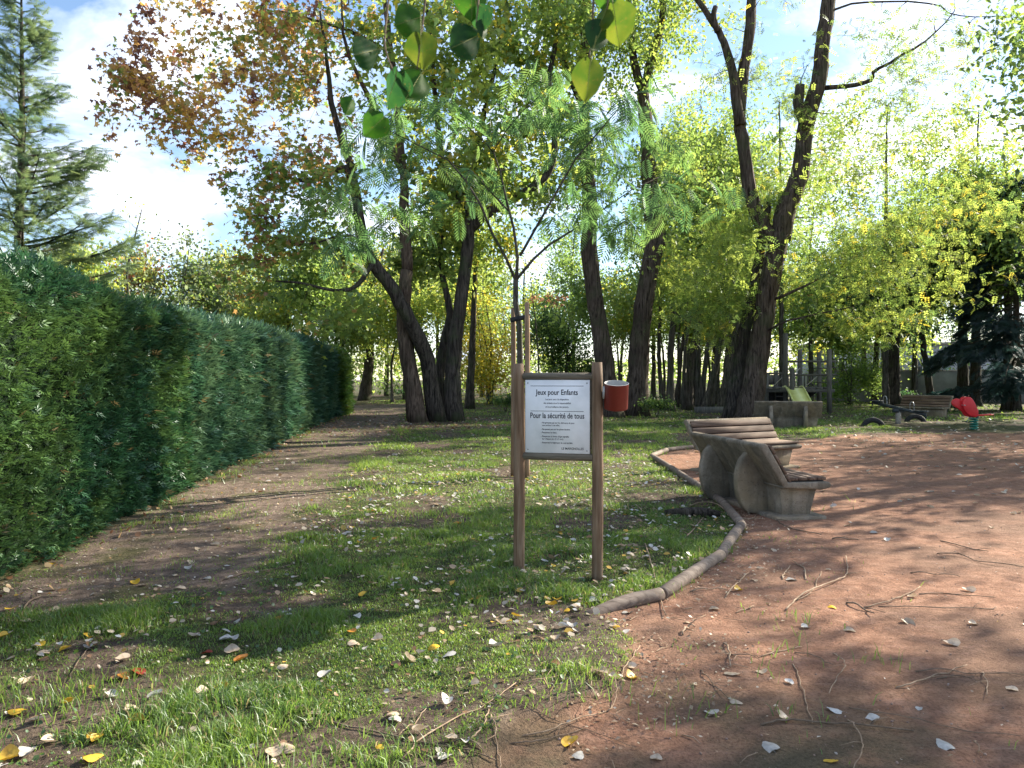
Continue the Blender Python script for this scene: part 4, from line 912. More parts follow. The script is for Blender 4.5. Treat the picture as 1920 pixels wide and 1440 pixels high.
for s in range(3):
    z = dz+.25+.3*s; beam((px_x(1536), 33.6, z), (px_x(1556), 32.2, z+.02), .05, 'rung')
    z = .4+.32*s; beam((px_x(1455), 33.0, z), (px_x(1474), 33.0, z), .05, 'rung')
for (a, b) in (((1476, 715), (1500, 690)), ((1476, 690), (1496, 716)), ((1480, 724), (1496, 728)), ((1510, 725), (1532, 706)), ((1452, 722), (1466, 708))):
    beam(P(*a, 33.2), P(*b, 33.3), .035, 'climbing_rope', 'rope')
mb = MB(); box(mb, (px_x(1443)-O[0], .3, .62), (.62, .05, 1.05)); mb.build('dark_board', M['dark_panel'], pg)
mb = MB(); box(mb, (px_x(1480)-O[0], .9, .6), (.5, .05, .95)); mb.build('dark_board', M['dark_panel'], pg)
mb = MB(); mb.add(np.array([P(1508, 731, 33.6), P(1534, 731, 33.4), P(1528, 739, 33.4), P(1514, 747, 33.6), P(1508, 731, 33.9), P(1534, 731, 33.8), P(1528, 739, 33.8), P(1514, 747, 33.9)])-O, [np.array([[0, 1, 2, 3], [7, 6, 5, 4], [0, 3, 7, 4], [1, 5, 6, 2], [3, 2, 6, 7], [0, 4, 5, 1]])]); mb.build('net_bag', M['dark_panel'], pg)
mb = MB(); box(mb, (px_x(1460)-O[0], 1.6, px_z(712, 34.6)), (.95, .05, .45)); mb.build('side_board', M['play_wood'], pg)
# slide: separate piece leaning on the deck
slo = thing('slide', 'pale yellow-green plastic slide leaning on the climbing frame', 'slide', (px_x(1497, 31.2), 31.2, 0))
so = np.array([px_x(1497, 31.2), 31.2, 0])
top = np.array([px_x(1486), 32.75, px_z(727)]); bot = np.array([px_x(1514, 30.4), 30.4, .22]); crv = catmull([top+[-.02, .35, -.01], top, (top+bot)/2-[0, 0, .02], bot, bot+[.03, -.35, -.02]], 14)
wv = np.array([.37, .03, 0])
def strip(p0, p1, p2, p3, nm):
    K = len(p0); mb = MB(); V = np.concatenate([p0, p1, p2, p3])-so; F = []
    for a, b in ((0, 1), (1, 2), (2, 3), (3, 0)):
        i = np.arange(K-1); F.append(np.c_[a*K+i, b*K+i, b*K+i+1, a*K+i+1])
    F.append(np.array([[0, K, 2*K, 3*K], [4*K-1, 3*K-1, 2*K-1, K-1]])); mb.add(V, F); return mb.build(nm, M['slide'], slo, False)
strip(crv-wv, crv+wv, crv+wv-[0, 0, .04], crv-wv-[0, 0, .04], 'slide_bed')
for s in (-1, 1):
    e = crv+s*wv; strip(e+[-.02, 0, .07], e+[.02, 0, .07], e+[.02, 0, -.05], e+[-.02, 0, -.05], 'slide_side')
# plank border near the biggest tree
bb = G(1362, 777); mb = MB(); box(mb, (bb[0]-.2, bb[1]+.8, .14), (1.9, .07, .30), rz=.06)
tag(mb.build('plank_border', M['play_wood']), 'low timber plank border at the foot of the biggest tree', 'border')

# seesaw
sb = G(1680, 797); s = thing('seesaw', 'dark metal seesaw tilted over two half-buried tyres', 'seesaw', (sb[0], sb[1], 0))
e0 = P(1636, 760, 26.4)-[*sb[:2], 0]; e1 = P(1736, 779, 24.6)-[*sb[:2], 0]
e0[2], e1[2] = .70, .36
mb = MB(); tubes(mb, [e0, (e0+e1)/2, e1], [.055]*3, 8, True); mb.build('beam', M['dark_metal'], s, True)
mid = (e0+e1)/2
mb = MB(); tubes(mb, [(mid[0], mid[1], -.1), (mid[0], mid[1], .2), (mid[0], mid[1], .42)], [.085]*3, 12, True); mb.build('pivot_post', M['stone'], s, True)
mb = MB(); box(mb, (mid[0], mid[1], .45), (.34, .16, .12)); mb.build('pivot_block', M['dark_metal'], s)
for e, sgn in ((e0, 1), (e1, -1)):
    d = (e1-e0)/np.linalg.norm(e1-e0)*sgn
    mb = MB(); box(mb, e+d*.16+[0, 0, .075], (.36, .26, .04), rz=atan2(d[1], d[0])); mb.build('seat', M['dark_metal'], s)
    h = e+d*.5; mb = MB(); tubes(mb, catmull([h+[0, -.13, .04], h+[0, -.12, .24], h+[0, 0, .31], h+[0, .12, .24], h+[0, .13, .04]], 12), [.014]*12, 6); mb.build('handle', M['steel'], s, True)
    mb = MB(); tubes(mb, [e+[0, 0, .0], e+[0, 0, -.12]], [.03, .03], 8, True); mb.build('foot', M['dark_metal'], s, True)
for (px, py, lab) in ((1637, 799, 'half-buried black tyre at the left end of the seesaw'), (1716, 791, 'half-buried black tyre at the right end of the seesaw')):
    p = G(px, py); th = np.linspace(0, pi, 20); c = np.c_[.30*np.cos(th), 0*th, .30*np.sin(th)-.10]
    t = thing('tyre', lab, 'tyre', (p[0], p[1], 0), radians(-12), 'tyres under the seesaw')
    mb = MB(); V = []; th8 = np.arange(10)/10*2*pi
    tubes(mb, c, np.full(20, .085), 12, True); mb.V[0][:, 1] *= 1.25; mb.build('tread', M['rubber'], t, True)
# spring rider
rp = G(1826, 806); rd = thing('spring_rider', 'red bird-shaped spring rider on a green coil', 'spring rider', (rp[0], rp[1], 0), radians(-8), None)
th = np.linspace(0, 5*2*pi, 110); mb = MB(); tubes(mb, np.c_[.10*np.cos(th), .10*np.sin(th), np.linspace(.0, .36, 110)], np.full(110, .021), 7, True); mb.build('spring', M['spring_green'], rd, True)
mb = lathe(MB(), [(.001, .37), (.13, .37), (.13, .40), (.001, .40)], 20); mb.build('spring_plate', M['dark_metal'], rd)
bird = catmull([(-.10, .38), (-.26, .42), (-.36, .56), (-.50, .66), (-.62, .76), (-.60, .88), (-.46, .93), (-.36, .88), (-.30, .94), (-.18, .98), (-.08, .88), (-.02, .74), (.06, .58), (.04, .42), (-.10, .38)], 44)[:-1]
wing = catmull([(-.14, .40), (-.30, .55), (-.38, .78), (-.30, .95), (-.18, .98), (-.08, .88), (.0, .72), (.06, .55), (.02, .40), (-.14, .40)], 30)[:-1]
for nm, ol, y0_, y1_ in (('body_panel', bird, -.03, .03), ('wing_panel', wing, -.17, -.14), ('wing_panel', wing, .14, .17)):
    mb = MB(); prism(mb, ol, y0_, y1_); V = mb.V[0]; mb.V[0] = np.c_[V[:, 1], -V[:, 0], V[:, 2]]; o = mb.build(nm, M['red_plastic'], rd); mo = o.modifiers.new('b', 'BEVEL'); mo.width = .012; mo.segments = 2; mo.limit_method = 'ANGLE'
mb = MB(); box(mb, (.20, 0, .44), (.62, .24, .035), ry=-.06); o = mb.build('seat', M['red_plastic'], rd); mo = o.modifiers.new('b', 'BEVEL'); mo.width = .012
mb = MB(); tubes(mb, [(-.22, -.24, .24), (-.22, 0, .24), (-.22, .24, .24)], [.016]*3, 8, True); mb.build('foot_bar', M['dark_metal'], rd, True)
mb = MB(); tubes(mb, [(-.10, 0, .38), (-.16, 0, .30), (-.22, 0, .24)], [.016]*3, 8, True); mb.build('foot_stem', M['steel'], rd, True)
mb = MB(); tubes(mb, [(-.34, -.24, .74), (-.34, 0, .74), (-.34, .24, .74)], [.014]*3, 8, True); mb.build('hand_bar', M['steel'], rd, True)

# ------------------------------------------------------------------ low shrubs by the path
def lowbush(label, px, py, w, h, pal, seed):
    p = G(px, py); return tree('low_shrub', label, 'shrub', [([(p[0], p[1], -.05), (p[0]+.05, p[1], h*.3), (p[0]+.1, p[1], h*.6)], .05, .02), ([(p[0], p[1], -.05), (p[0]-.1, p[1], h*.5)], .04, .015)],
        [((p[0], p[1], h*.5), (w/2, w/2.5, h*.5), 1)], OVAL, pal, 40, 26, .11, .14, 'bark', None, seed, flare=False)
lowbush('small dark shrub on the grass left of the sign', 948, 772, 1.3, .6, PG2, 811)
lowbush('dark clipped bush beside the path end behind the maples', 757, 750, 2.4, 1.1, [(TEAL, 2), (DG, 3)], 812)
lowbush('dark low bush at the foot of the leaning row, right of the tall burl trunk', 1232, 782, 1.4, .6, PG2, 813)
lowbush('low dark bush against the wall between the two dark trunks', 1690, 757, 1.8, .7, [(TEAL, 2), (DG, 3)], 814)

# far-off undergrowth closing the view between the trunks
fm = MB(); rr = np.random.default_rng(850); n = 26000; x = rr.uniform(-62, 62, n); y = 62+rr.uniform(-7, 16, n)+4*np.sin(x*.11)
top = 1.2+3.4*fbm(x*.16, y*.10, 131)**1.2+.8*fbm(x*.6, y*.5, 133); z = top*rr.random(n)**.6
k = ~((x > 17) & (y < 60)); x, y, z = x[k], y[k], z[k]; cl = fbm(x*.22, y*.22, 135)
leafcloud(fm, np.c_[x, y, z], rr.uniform(.22, .46, len(x)), OVAL, mixpal([(MG, 2), (LG, 3), (YG, 2.4), (OLIVE, 1)], rr, len(x), None, np.clip(cl*1.6-.3, 0, .99)), (-.3, .6), .7, None, rr)
tag(fm.build('undergrowth', M['leaf']), 'far-off scrub closing the view behind the trees', 'undergrowth', kind='stuff')

# ------------------------------------------------------------------ grass
r = np.random.default_rng(900)
gm = MB()
def grass_field(n, xr, yr, hl, wl, seg2, dmin=0.0):
    x = r.uniform(*xr, n); y = r.uniform(*yr, n)
    vis = np.abs(x) < y*.80+1.0
    x, y = x[vis], y[vis]
    c, p, b = clay_m(x, y), path_m(x, y), bare_m(x, y)
    d = (1-c)*(1-.90*p)*(1-.86*b)*ss(.22, .55, fbm(x*2.3, y*2.3, 91)+.12)*(.35+.65*ss(.30, .62, fbm(x*7, y*7, 95, 2)))
    d = d+c*.012*ss(.55, .7, fbm(x*3, y*3, 99))
    d = d*(x > hedge_x(y)+.15)
    k = r.random(len(x)) < d; x, y = x[k], y[k]; m = len(x)
    z = ground_z(x, y)-.004
    lush = fbm(x*1.6, y*1.6, 97); tall = (.38+1.25*ss(.38, .72, lush))*r.uniform(.4, 1.45, m)
    h = hl*tall; w = wl*r.uniform(.7, 1.3, m); a = r.uniform(0, 2*pi, m); ln = r.uniform(.2, 1.1, m)*h; da = r.uniform(0, 2*pi, m)
    u = np.c_[np.cos(a), np.sin(a), 0*a]*(w/2)[:, None]; D = np.c_[np.cos(da), np.sin(da), 0*a]
    p0 = np.c_[x, y, z]; pm_ = p0+D*(ln*.35)[:, None]+np.c_[0*a, 0*a, h*.62]; pt = p0+D*ln[:, None]+np.c_[0*a, 0*a, h*r.uniform(.75, 1.0, m)]
    hue = np.clip(fbm(x*.8+9, y*.8, 93)*1.5-.25+r.normal(0, .2, m), 0, 1)[:, None]
    col = np.array([.066, .132, .026])*(1-hue)+np.array([.180, .280, .040])*hue
    dry = r.random(m) < .07; col[dry] = np.array([.30, .25, .12])*r.uniform(.6, 1.1, (dry.sum(), 1))
    col *= r.uniform(.75, 1.25, (m, 1))
    if seg2:
        V = np.stack([p0-u, p0+u, pm_+u*.8, pm_-u*.8, pt], 1).reshape(-1, 3); i = np.arange(m)*5
        gm.add(V, [np.c_[i, i+1, i+2, i+3], np.c_[i+3, i+2, i+4]], np.repeat(col, 5, 0))
    else:
        V = np.stack([p0-u, p0+u, pt], 1).reshape(-1, 3); i = np.arange(m)*3
        gm.add(V, [np.c_[i, i+1, i+2]], np.repeat(col, 3, 0))
grass_field(300000, (-4.4, 2.2), (2.3, 5.2), .050, .0050, True)
grass_field(220000, (-4.8, 3.2), (5.2, 9.0), .042, .0065, True)
grass_field(150000, (-5.5, 5), (9.0, 16.0), .055, .010, False)
grass_field(150000, (-7, 12), (16.0, 27.0), .06, .018, False)
grass_field(85000, (-16, 26), (27.0, 50.0), .07, .040, False)
# clover and other broad weeds between the blades
n = 9000; x = r.uniform(-4, 2.6, n); y = r.uniform(2.4, 11, n); k = (clay_m(x, y) < .4) & (path_m(x, y) < .5) & (fbm(x*1.9, y*1.9, 121) > .52); x, y = x[k], y[k]
leafcloud(gm, np.c_[x, y, ground_z(x, y)+r.uniform(.008, .035, len(x))], r.uniform(.012, .032, len(x)), ROUND, mixpal([((.045, .105, .03), 2), ((.08, .15, .03), 2)], r, len(x)), (0.1, .5), .4, None, r)
# small moss and weed sprigs along the clay edge
g = gm.build('grass', M['grass']); tag(g, 'short worn lawn grass and clover around the sign', 'grass', kind='stuff')

# ------------------------------------------------------------------ leaf litter (small and far leaves), bark chips
lm = MB()
def litter(n, xr, yr, size, dens, pal, tm=ROUND, zoff=.008, sd=.5):
    x = r.uniform(*xr, n); y = r.uniform(*yr, n); k = r.random(n) < dens(x, y); x, y = x[k], y[k]; m = len(x)
    leafcloud(lm, np.c_[x, y, ground_z(x, y)+zoff+r.uniform(0, .012, m)], size*r.uniform(.5, 1.3, m), tm, mixpal(pal, r, m), (0, sd*.6), sd*.6, None, r)
DRY = [((.30, .22, .13), 3), ((.42, .35, .25), 3), ((.20, .115, .06), 2.5), ((.50, .46, .38), 2), ((.45, .28, .05), .8), ((.13, .075, .045), 2)]
PALE = [((.50, .47, .42), 3), ((.42, .36, .27), 3), ((.28, .2, .12), 2), ((.50, .32, .05), .7)]
litter(7500, (-9, -2.5), (2.5, 36), .065, lambda x, y: np.exp(-np.clip(x-hedge_x(y)-.12, 0, 9)/.22)*(x > hedge_x(y)-.3), [((.30, .15, .07), 3), ((.36, .24, .12), 3), ((.22, .10, .05), 2), ((.48, .38, .24), 1.5)], ROUND, .012, .9)
litter(4200, (-4, 2.8), (2.4, 12), .030, lambda x, y: (clay_m(x, y) < .5)*.8, DRY)
litter(4600, (-2.6, 2.8), (4.6, 16), .050, lambda x, y: (clay_m(x, y) < .5)*(path_m(x, y) < .5)*ss(.35, .6, fbm(x*1.2, y*1.2, 161)), PALE+[((.50, .50, .48), 2.0)], ROUND, .02)
litter(5000, (-6, 12), (9, 30), .075, lambda x, y: .30*(1-.55*path_m(x, y)), PALE)
litter(5000, (4, 26), (17, 44), .085, lambda x, y: .40, PALE)
litter(2600, (-6, 3), (20, 34), .085, lambda x, y: np.exp(-((x+3.2)**2/14+(y-25)**2/26)), [((.22, .12, .07), 3), ((.34, .22, .12), 2)])
litter(9500, (.2, 4.8), (3.2, 10.5), .028, lambda x, y: ss(1.0, .0, np.abs(poly_sd(x, y, CLAY)))*(clay_m(x, y) > .4)*ss(.3,.6,fbm(x*2,y*2,151)+.1), [((.42, .35, .24), 3), ((.30, .21, .13), 3), ((.5, .45, .35), 1.5)], OVAL)
litter(2600, (.3, 9), (2.6, 19), .020, lambda x, y: clay_m(x, y)*.6, PALE+[((.16, .10, .07), 3)], OVAL, .004)
litter(2200, (-4, -1.7), (4, 14), .022, lambda x, y: path_m(x, y)*.7, PALE+[((.16, .10, .07), 3)], OVAL, .004)
lo = lm.build('leaf_litter', M['litter']); tag(lo, 'small dry leaves and chips scattered over lawn, path and clay', 'leaf litter', kind='stuff')
# loose grit and pebbles on the clay
pm2 = MB(); n = 3200; x = r.uniform(.2, 9, n); y = 2.6+12*r.random(n)**1.8; k = (clay_m(x, y) > .5); x, y = x[k], y[k]; m = len(x)
OCT = (np.array([[1, 0, 0], [-1, 0, 0], [0, 1, 0], [0, -1, 0], [0, 0, .7], [0, 0, -.7]])*.5, np.array([[0, 2, 4], [2, 1, 4], [1, 3, 4], [3, 0, 4], [2, 0, 5], [1, 2, 5], [3, 1, 5], [0, 3, 5]]))
leafcloud(pm2, np.c_[x, y, ground_z(x, y)+.001], .006+.016*r.random(m)**3, OCT, mixpal([((.30, .20, .15), 3), ((.20, .13, .10), 3), ((.42, .36, .31), 1.2)], r, m), (0, .5), .5, None, r)
tag(pm2.build('gravel', M['litter']), 'loose grit and small pebbles on the red clay', 'gravel', kind='stuff')
# fine twig litter along the edging
tm_ = MB(); n = 520; x = r.uniform(.3, 4.6, n); y = r.uniform(3.0, 10, n); k = (r.random(n) < ss(1.3, .0, np.abs(poly_sd(x, y, CLAY)))*.9+.06); x, y = x[k], y[k]; m = len(x)
a = r.uniform(0, 2*pi, m); Ld = r.uniform(.04, .16, m); d = np.c_[np.cos(a), np.sin(a), 0*a]*Ld[:, None]; sd_ = np.c_[-np.sin(a), np.cos(a), 0*a]*(Ld*r.normal(0, .15, m))[:, None]
c0 = np.c_[x, y, ground_z(x, y)+.006]; PT = np.stack([c0-d/2, c0+sd_+[0, 0, .004], c0+d/2], 1); tubes(tm_, PT, np.tile([.0022, .0020, .0012], (m, 1))*r.uniform(.7, 1.5, (m, 1)), 4)
tag(tm_.build('twig_litter', M['twig'], None, True), 'fine broken twig bits strewn along the log edging', 'twig litter', kind='stuff')

# ------------------------------------------------------------------ fallen leaves one can pick up
def heart(curl, twist, seed):
    rr = np.random.default_rng(seed); A = np.linspace(0, 2*pi, 19)[:-1]
    rad = .50*(1-.12*np.cos(A*1.0+pi))+.05*np.cos(3*A)*.3; tip = np.exp(-((A-pi/2+pi) % (2*pi)-pi)**2/.12)
    x = rad*np.cos(A)*.92; y = rad*np.sin(A)+.22*tip; notch = np.exp(-(((A-3*pi/2)+pi) % (2*pi)-pi)**2/.05); y = y+.16*notch
    jag = rr.normal(0, .018, 18); x = x*(1+jag); y = y*(1+jag)
    V = [[0, 0, 0]]; 
    for s in (.5, 1.0): V += list(np.c_[x*s, y*s, 0*x])
    V = np.array(V); V[:, 2] = curl*(V[:, 0]**2)*1.6+twist*V[:, 0]*V[:, 1]*1.4+.06*np.abs(V[:, 0])+rr.normal(0, .012, len(V))+curl*.4*V[:, 1]**2
    F = [[0, 1+i, 1+(i+1) % 18] for i in range(18)]; Q = [[1+i, 19+i, 19+(i+1) % 18, 1+(i+1) % 18] for i in range(18)]
    ps = np.array([[-.012, -.30, .01], [.012, -.30, .01], [.008, -.62, .05], [-.008, -.62, .05], [0, -.95, .03]])
    V2 = np.concatenate([V, ps]); k = len(V)
    return V2, [np.array(F), np.array(Q+[[k, k+1, k+2, k+3]]), np.array([[k+3, k+2, k+4]])]
def m_dry(name, c0, c1, trans=.25):
    m, nt, o = newmat(name); v = coord(nt, 'Object'); n1 = noise(nt, 3.2, 5, .6, v); inf = nt.nodes.new('ShaderNodeObjectInfo')
    c = ramp(nt, n1, [(.34, c0), (.62, c1)])
    hs_ = nt.nodes.new('ShaderNodeHueSaturation'); L(nt, c, hs_.inputs['Color']); L(nt, math_(nt, 'ADD', math_(nt, 'MULTIPLY', inf.outputs['Random'], .55), .70), hs_.inputs['Value'])
    d = nt.nodes.new('ShaderNodeBsdfDiffuse'); t = nt.nodes.new('ShaderNodeBsdfTranslucent'); L(nt, hs_.outputs[0], d.inputs[0]); L(nt, hs_.outputs[0], t.inputs[0])
    x = nt.nodes.new('ShaderNodeMixShader'); x.inputs[0].default_value = trans; L(nt, d.outputs[0], x.inputs[1]); L(nt, t.outputs[0], x.inputs[2])
    g = nt.nodes.new('ShaderNodeBsdfGlossy'); g.inputs['Roughness'].default_value = .4; y = nt.nodes.new('ShaderNodeMixShader'); y.inputs[0].default_value = .05; L(nt, x.outputs[0], y.inputs[1]); L(nt, g.outputs[0], y.inputs[2]); L(nt, y.outputs[0], o.inputs[0]); return m
LC = {'y': (m_dry('leaf_yellow', (.52, .30, .03), (.66, .44, .05)), 'golden yellow'), 'p': (m_dry('leaf_tan', (.40, .30, .20), (.58, .48, .36)), 'pale tan'),
      'w': (m_dry('leaf_pale', (.38, .36, .32), (.55, .53, .49), .15), 'whitish'), 'o': (m_dry('leaf_orange', (.42, .16, .03), (.58, .26, .05)), 'orange'),
      'r': (m_dry('leaf_red', (.30, .035, .025), (.45, .07, .04)), 'red'), 'b': (m_dry('leaf_brown', (.16, .085, .04), (.28, .16, .08)), 'brown')}
SH = [heart(c, t, 40+k) for k, (c, t) in enumerate(((.35, .1), (.7, -.3), (-.4, .3), (.15, .5), (1.0, .1), (-.7, -.2), (.5, .6)))]
LM = {(k, i): mesh('fallen_leaf', v, f, LC[k][0], None, True) for k in LC for i, (v, f) in enumerate(SH)}
PICK = '''y100,1057 y253,1093 p267,1098 w387,1087 p338,1106 w352,1067 p404,1020 p373,1028 p345,995 y22,1146 p83,1160 p107,1150 o125,1160 p53,1173 w192,1153 b207,1165 p227,1152 y8,1197 y74,1214 p82,1228 p233,1237 o233,1270 r257,1263 p365,1198 r388,1225 w423,1203 p437,1222 o450,1237 o522,1167 w537,1154 b403,1178 y413,1292 w607,1275 y255,1354 p247,1332 w71,1358 y177,1384 y170,1427 w55,1416 y17,1427 p513,1423 p537,1415 y442,1390 p448,1410 y32,1343 w488,1318 p590,1348 p48,1283 w670,1160 w673,1037 w913,1020 w932,1008 y680,1122 p740,1067 w873,1077 p817,1117 y873,1112 o902,1127 y1047,1132 y1032,1143 w1077,1144 w1113,1133 w1075,1181 p1012,1187 y967,1164 y947,1175 y814,1223 w930,1222 w843,1237 w1178,1145 p1183,1252 y1187,1269 p1127,1275 y1067,1391 p738,1353 p785,1387 p663,1215 o660,1190 w1023,1055 p767,1247 y660,992 o860,985 w1772,1394 w1332,1335 w1638,1347 w1483,1084 p1710,1116 p1818,1104 w1662,1009 p1590,981 p1427,1257 y1385,1103 p1338,1137 p1375,1262 p1702,1163 w1442,1398 p1787,1205 p1592,1178 w1568,1331 p1473,1345 y1006,886 w1028,892 w1640,995 p1860,985'''.split()
BIG = {'y255,1354': 'round golden yellow leaf near the lower left corner of the lawn', 'y170,1427': 'large yellow leaf on the lawn at the very bottom left', 'y177,1384': 'yellow leaf just above the largest bottom-left yellow leaf', 'y413,1292': 'yellow leaf alone on the grass in the left foreground',
       'r388,1225': 'red leaf on the left foreground lawn', 'w1772,1394': 'white curled leaf on the clay near the bottom right corner', 'y100,1057': 'bright yellow leaf at the foot of the near hedge', 'w387,1087': 'bluish white leaf lying in the middle of the path', 'y1047,1132': 'large yellow leaf between the sign posts and the edging end',
       'w1077,1144': 'large whitish leaf at the buried end of the log edging', 'p513,1423': 'big crumpled tan leaf at the bottom edge of the lawn', 'y1187,1269': 'yellow leaf where lawn meets clay below the sign', 'w670,1160': 'whitish leaf on bare soil left of the sign', 'y1067,1391': 'yellow leaf on the clay among the fallen sticks', 'w1483,1084': 'round pale leaf on the sunlit clay beyond the edging',
       'y1006,886': 'yellow leaf under the sign panel further back on the lawn', 'w607,1275': 'round whitish leaf in the sunny foreground grass', 'w1332,1335': 'whitish crumpled leaf on the dark clay at the bottom', 'w1638,1347': 'whitish leaf beside the long stick at the bottom right', 'y1385,1103': 'yellow leaf on twig litter right of the edging', 'r257,1263': 'reddish leaf tip in the left foreground beside an orange leaf', 'w55,1416': 'white leaf in the bottom left corner'}
def zone_of(x, y):
    if clay_m(x, y) > .5: return 'red clay'
    if path_m(x, y) > .5: return 'earth path'
    return 'front lawn' if y < 5.6 else 'rear lawn'
def put_leaf(key, x, y, size, label=None):
    k = int(r.integers(len(SH))); o = obj('fallen_leaf', LM[(key, k)]); zz = float(ground_z(x, y))
    o.scale = (size,)*3; o.location = (x, y, zz+.003-size*.55*float(SH[k][0][:37, 2].min())+(.012 if y < 5.6 and clay_m(np.array(x), np.array(y)) < .5 else 0)); o.rotation_euler = (r.normal(0, .16), r.normal(0, .16), r.uniform(0, 2*pi))
    zn = zone_of(np.array(x), np.array(y)); tag(o, label or f'{LC[key][1]} fallen leaf lying on the {zn}', 'leaf', f'{LC[key][1]} fallen leaves on the {zn}')
for s_ in PICK:
    px, py = map(float, s_[1:].split(',')); p = G(px, py); put_leaf(s_[0], p[0], p[1], r.uniform(.060, .082), BIG.get(s_))
keys = list('yppwwwbbpp')
CLU = [(-1.9, 3.4), (-2.6, 4.6), (-.9, 4.4), (.2, 4.9), (.7, 5.2), (-.4, 6.2), (.5, 7.4), (-1.2, 7.6), (1.6, 5.6), (2.2, 6.6), (-2.9, 6.4), (1.2, 9.5), (-.8, 10.2), (.9, 3.9), (-.2, 3.3)]
for _ in range(150):
    for _t in range(20):
        y = 2.9+8.5*r.random()**1.5; x = r.uniform(-.68, .68)*y
        if r.random() < .62:
            cxy = CLU[int(r.integers(len(CLU)))]; x = cxy[0]+r.normal(0, .32); y = max(2.9, cxy[1]+r.normal(0, .28))
        if x < hedge_x(y)+.1: continue
        c = float(clay_m(np.array(x), np.array(y)))
        if c > .5 and r.random() < .72: continue
        break
    put_leaf(keys[int(r.integers(10))], x, y, r.uniform(.035, .068))

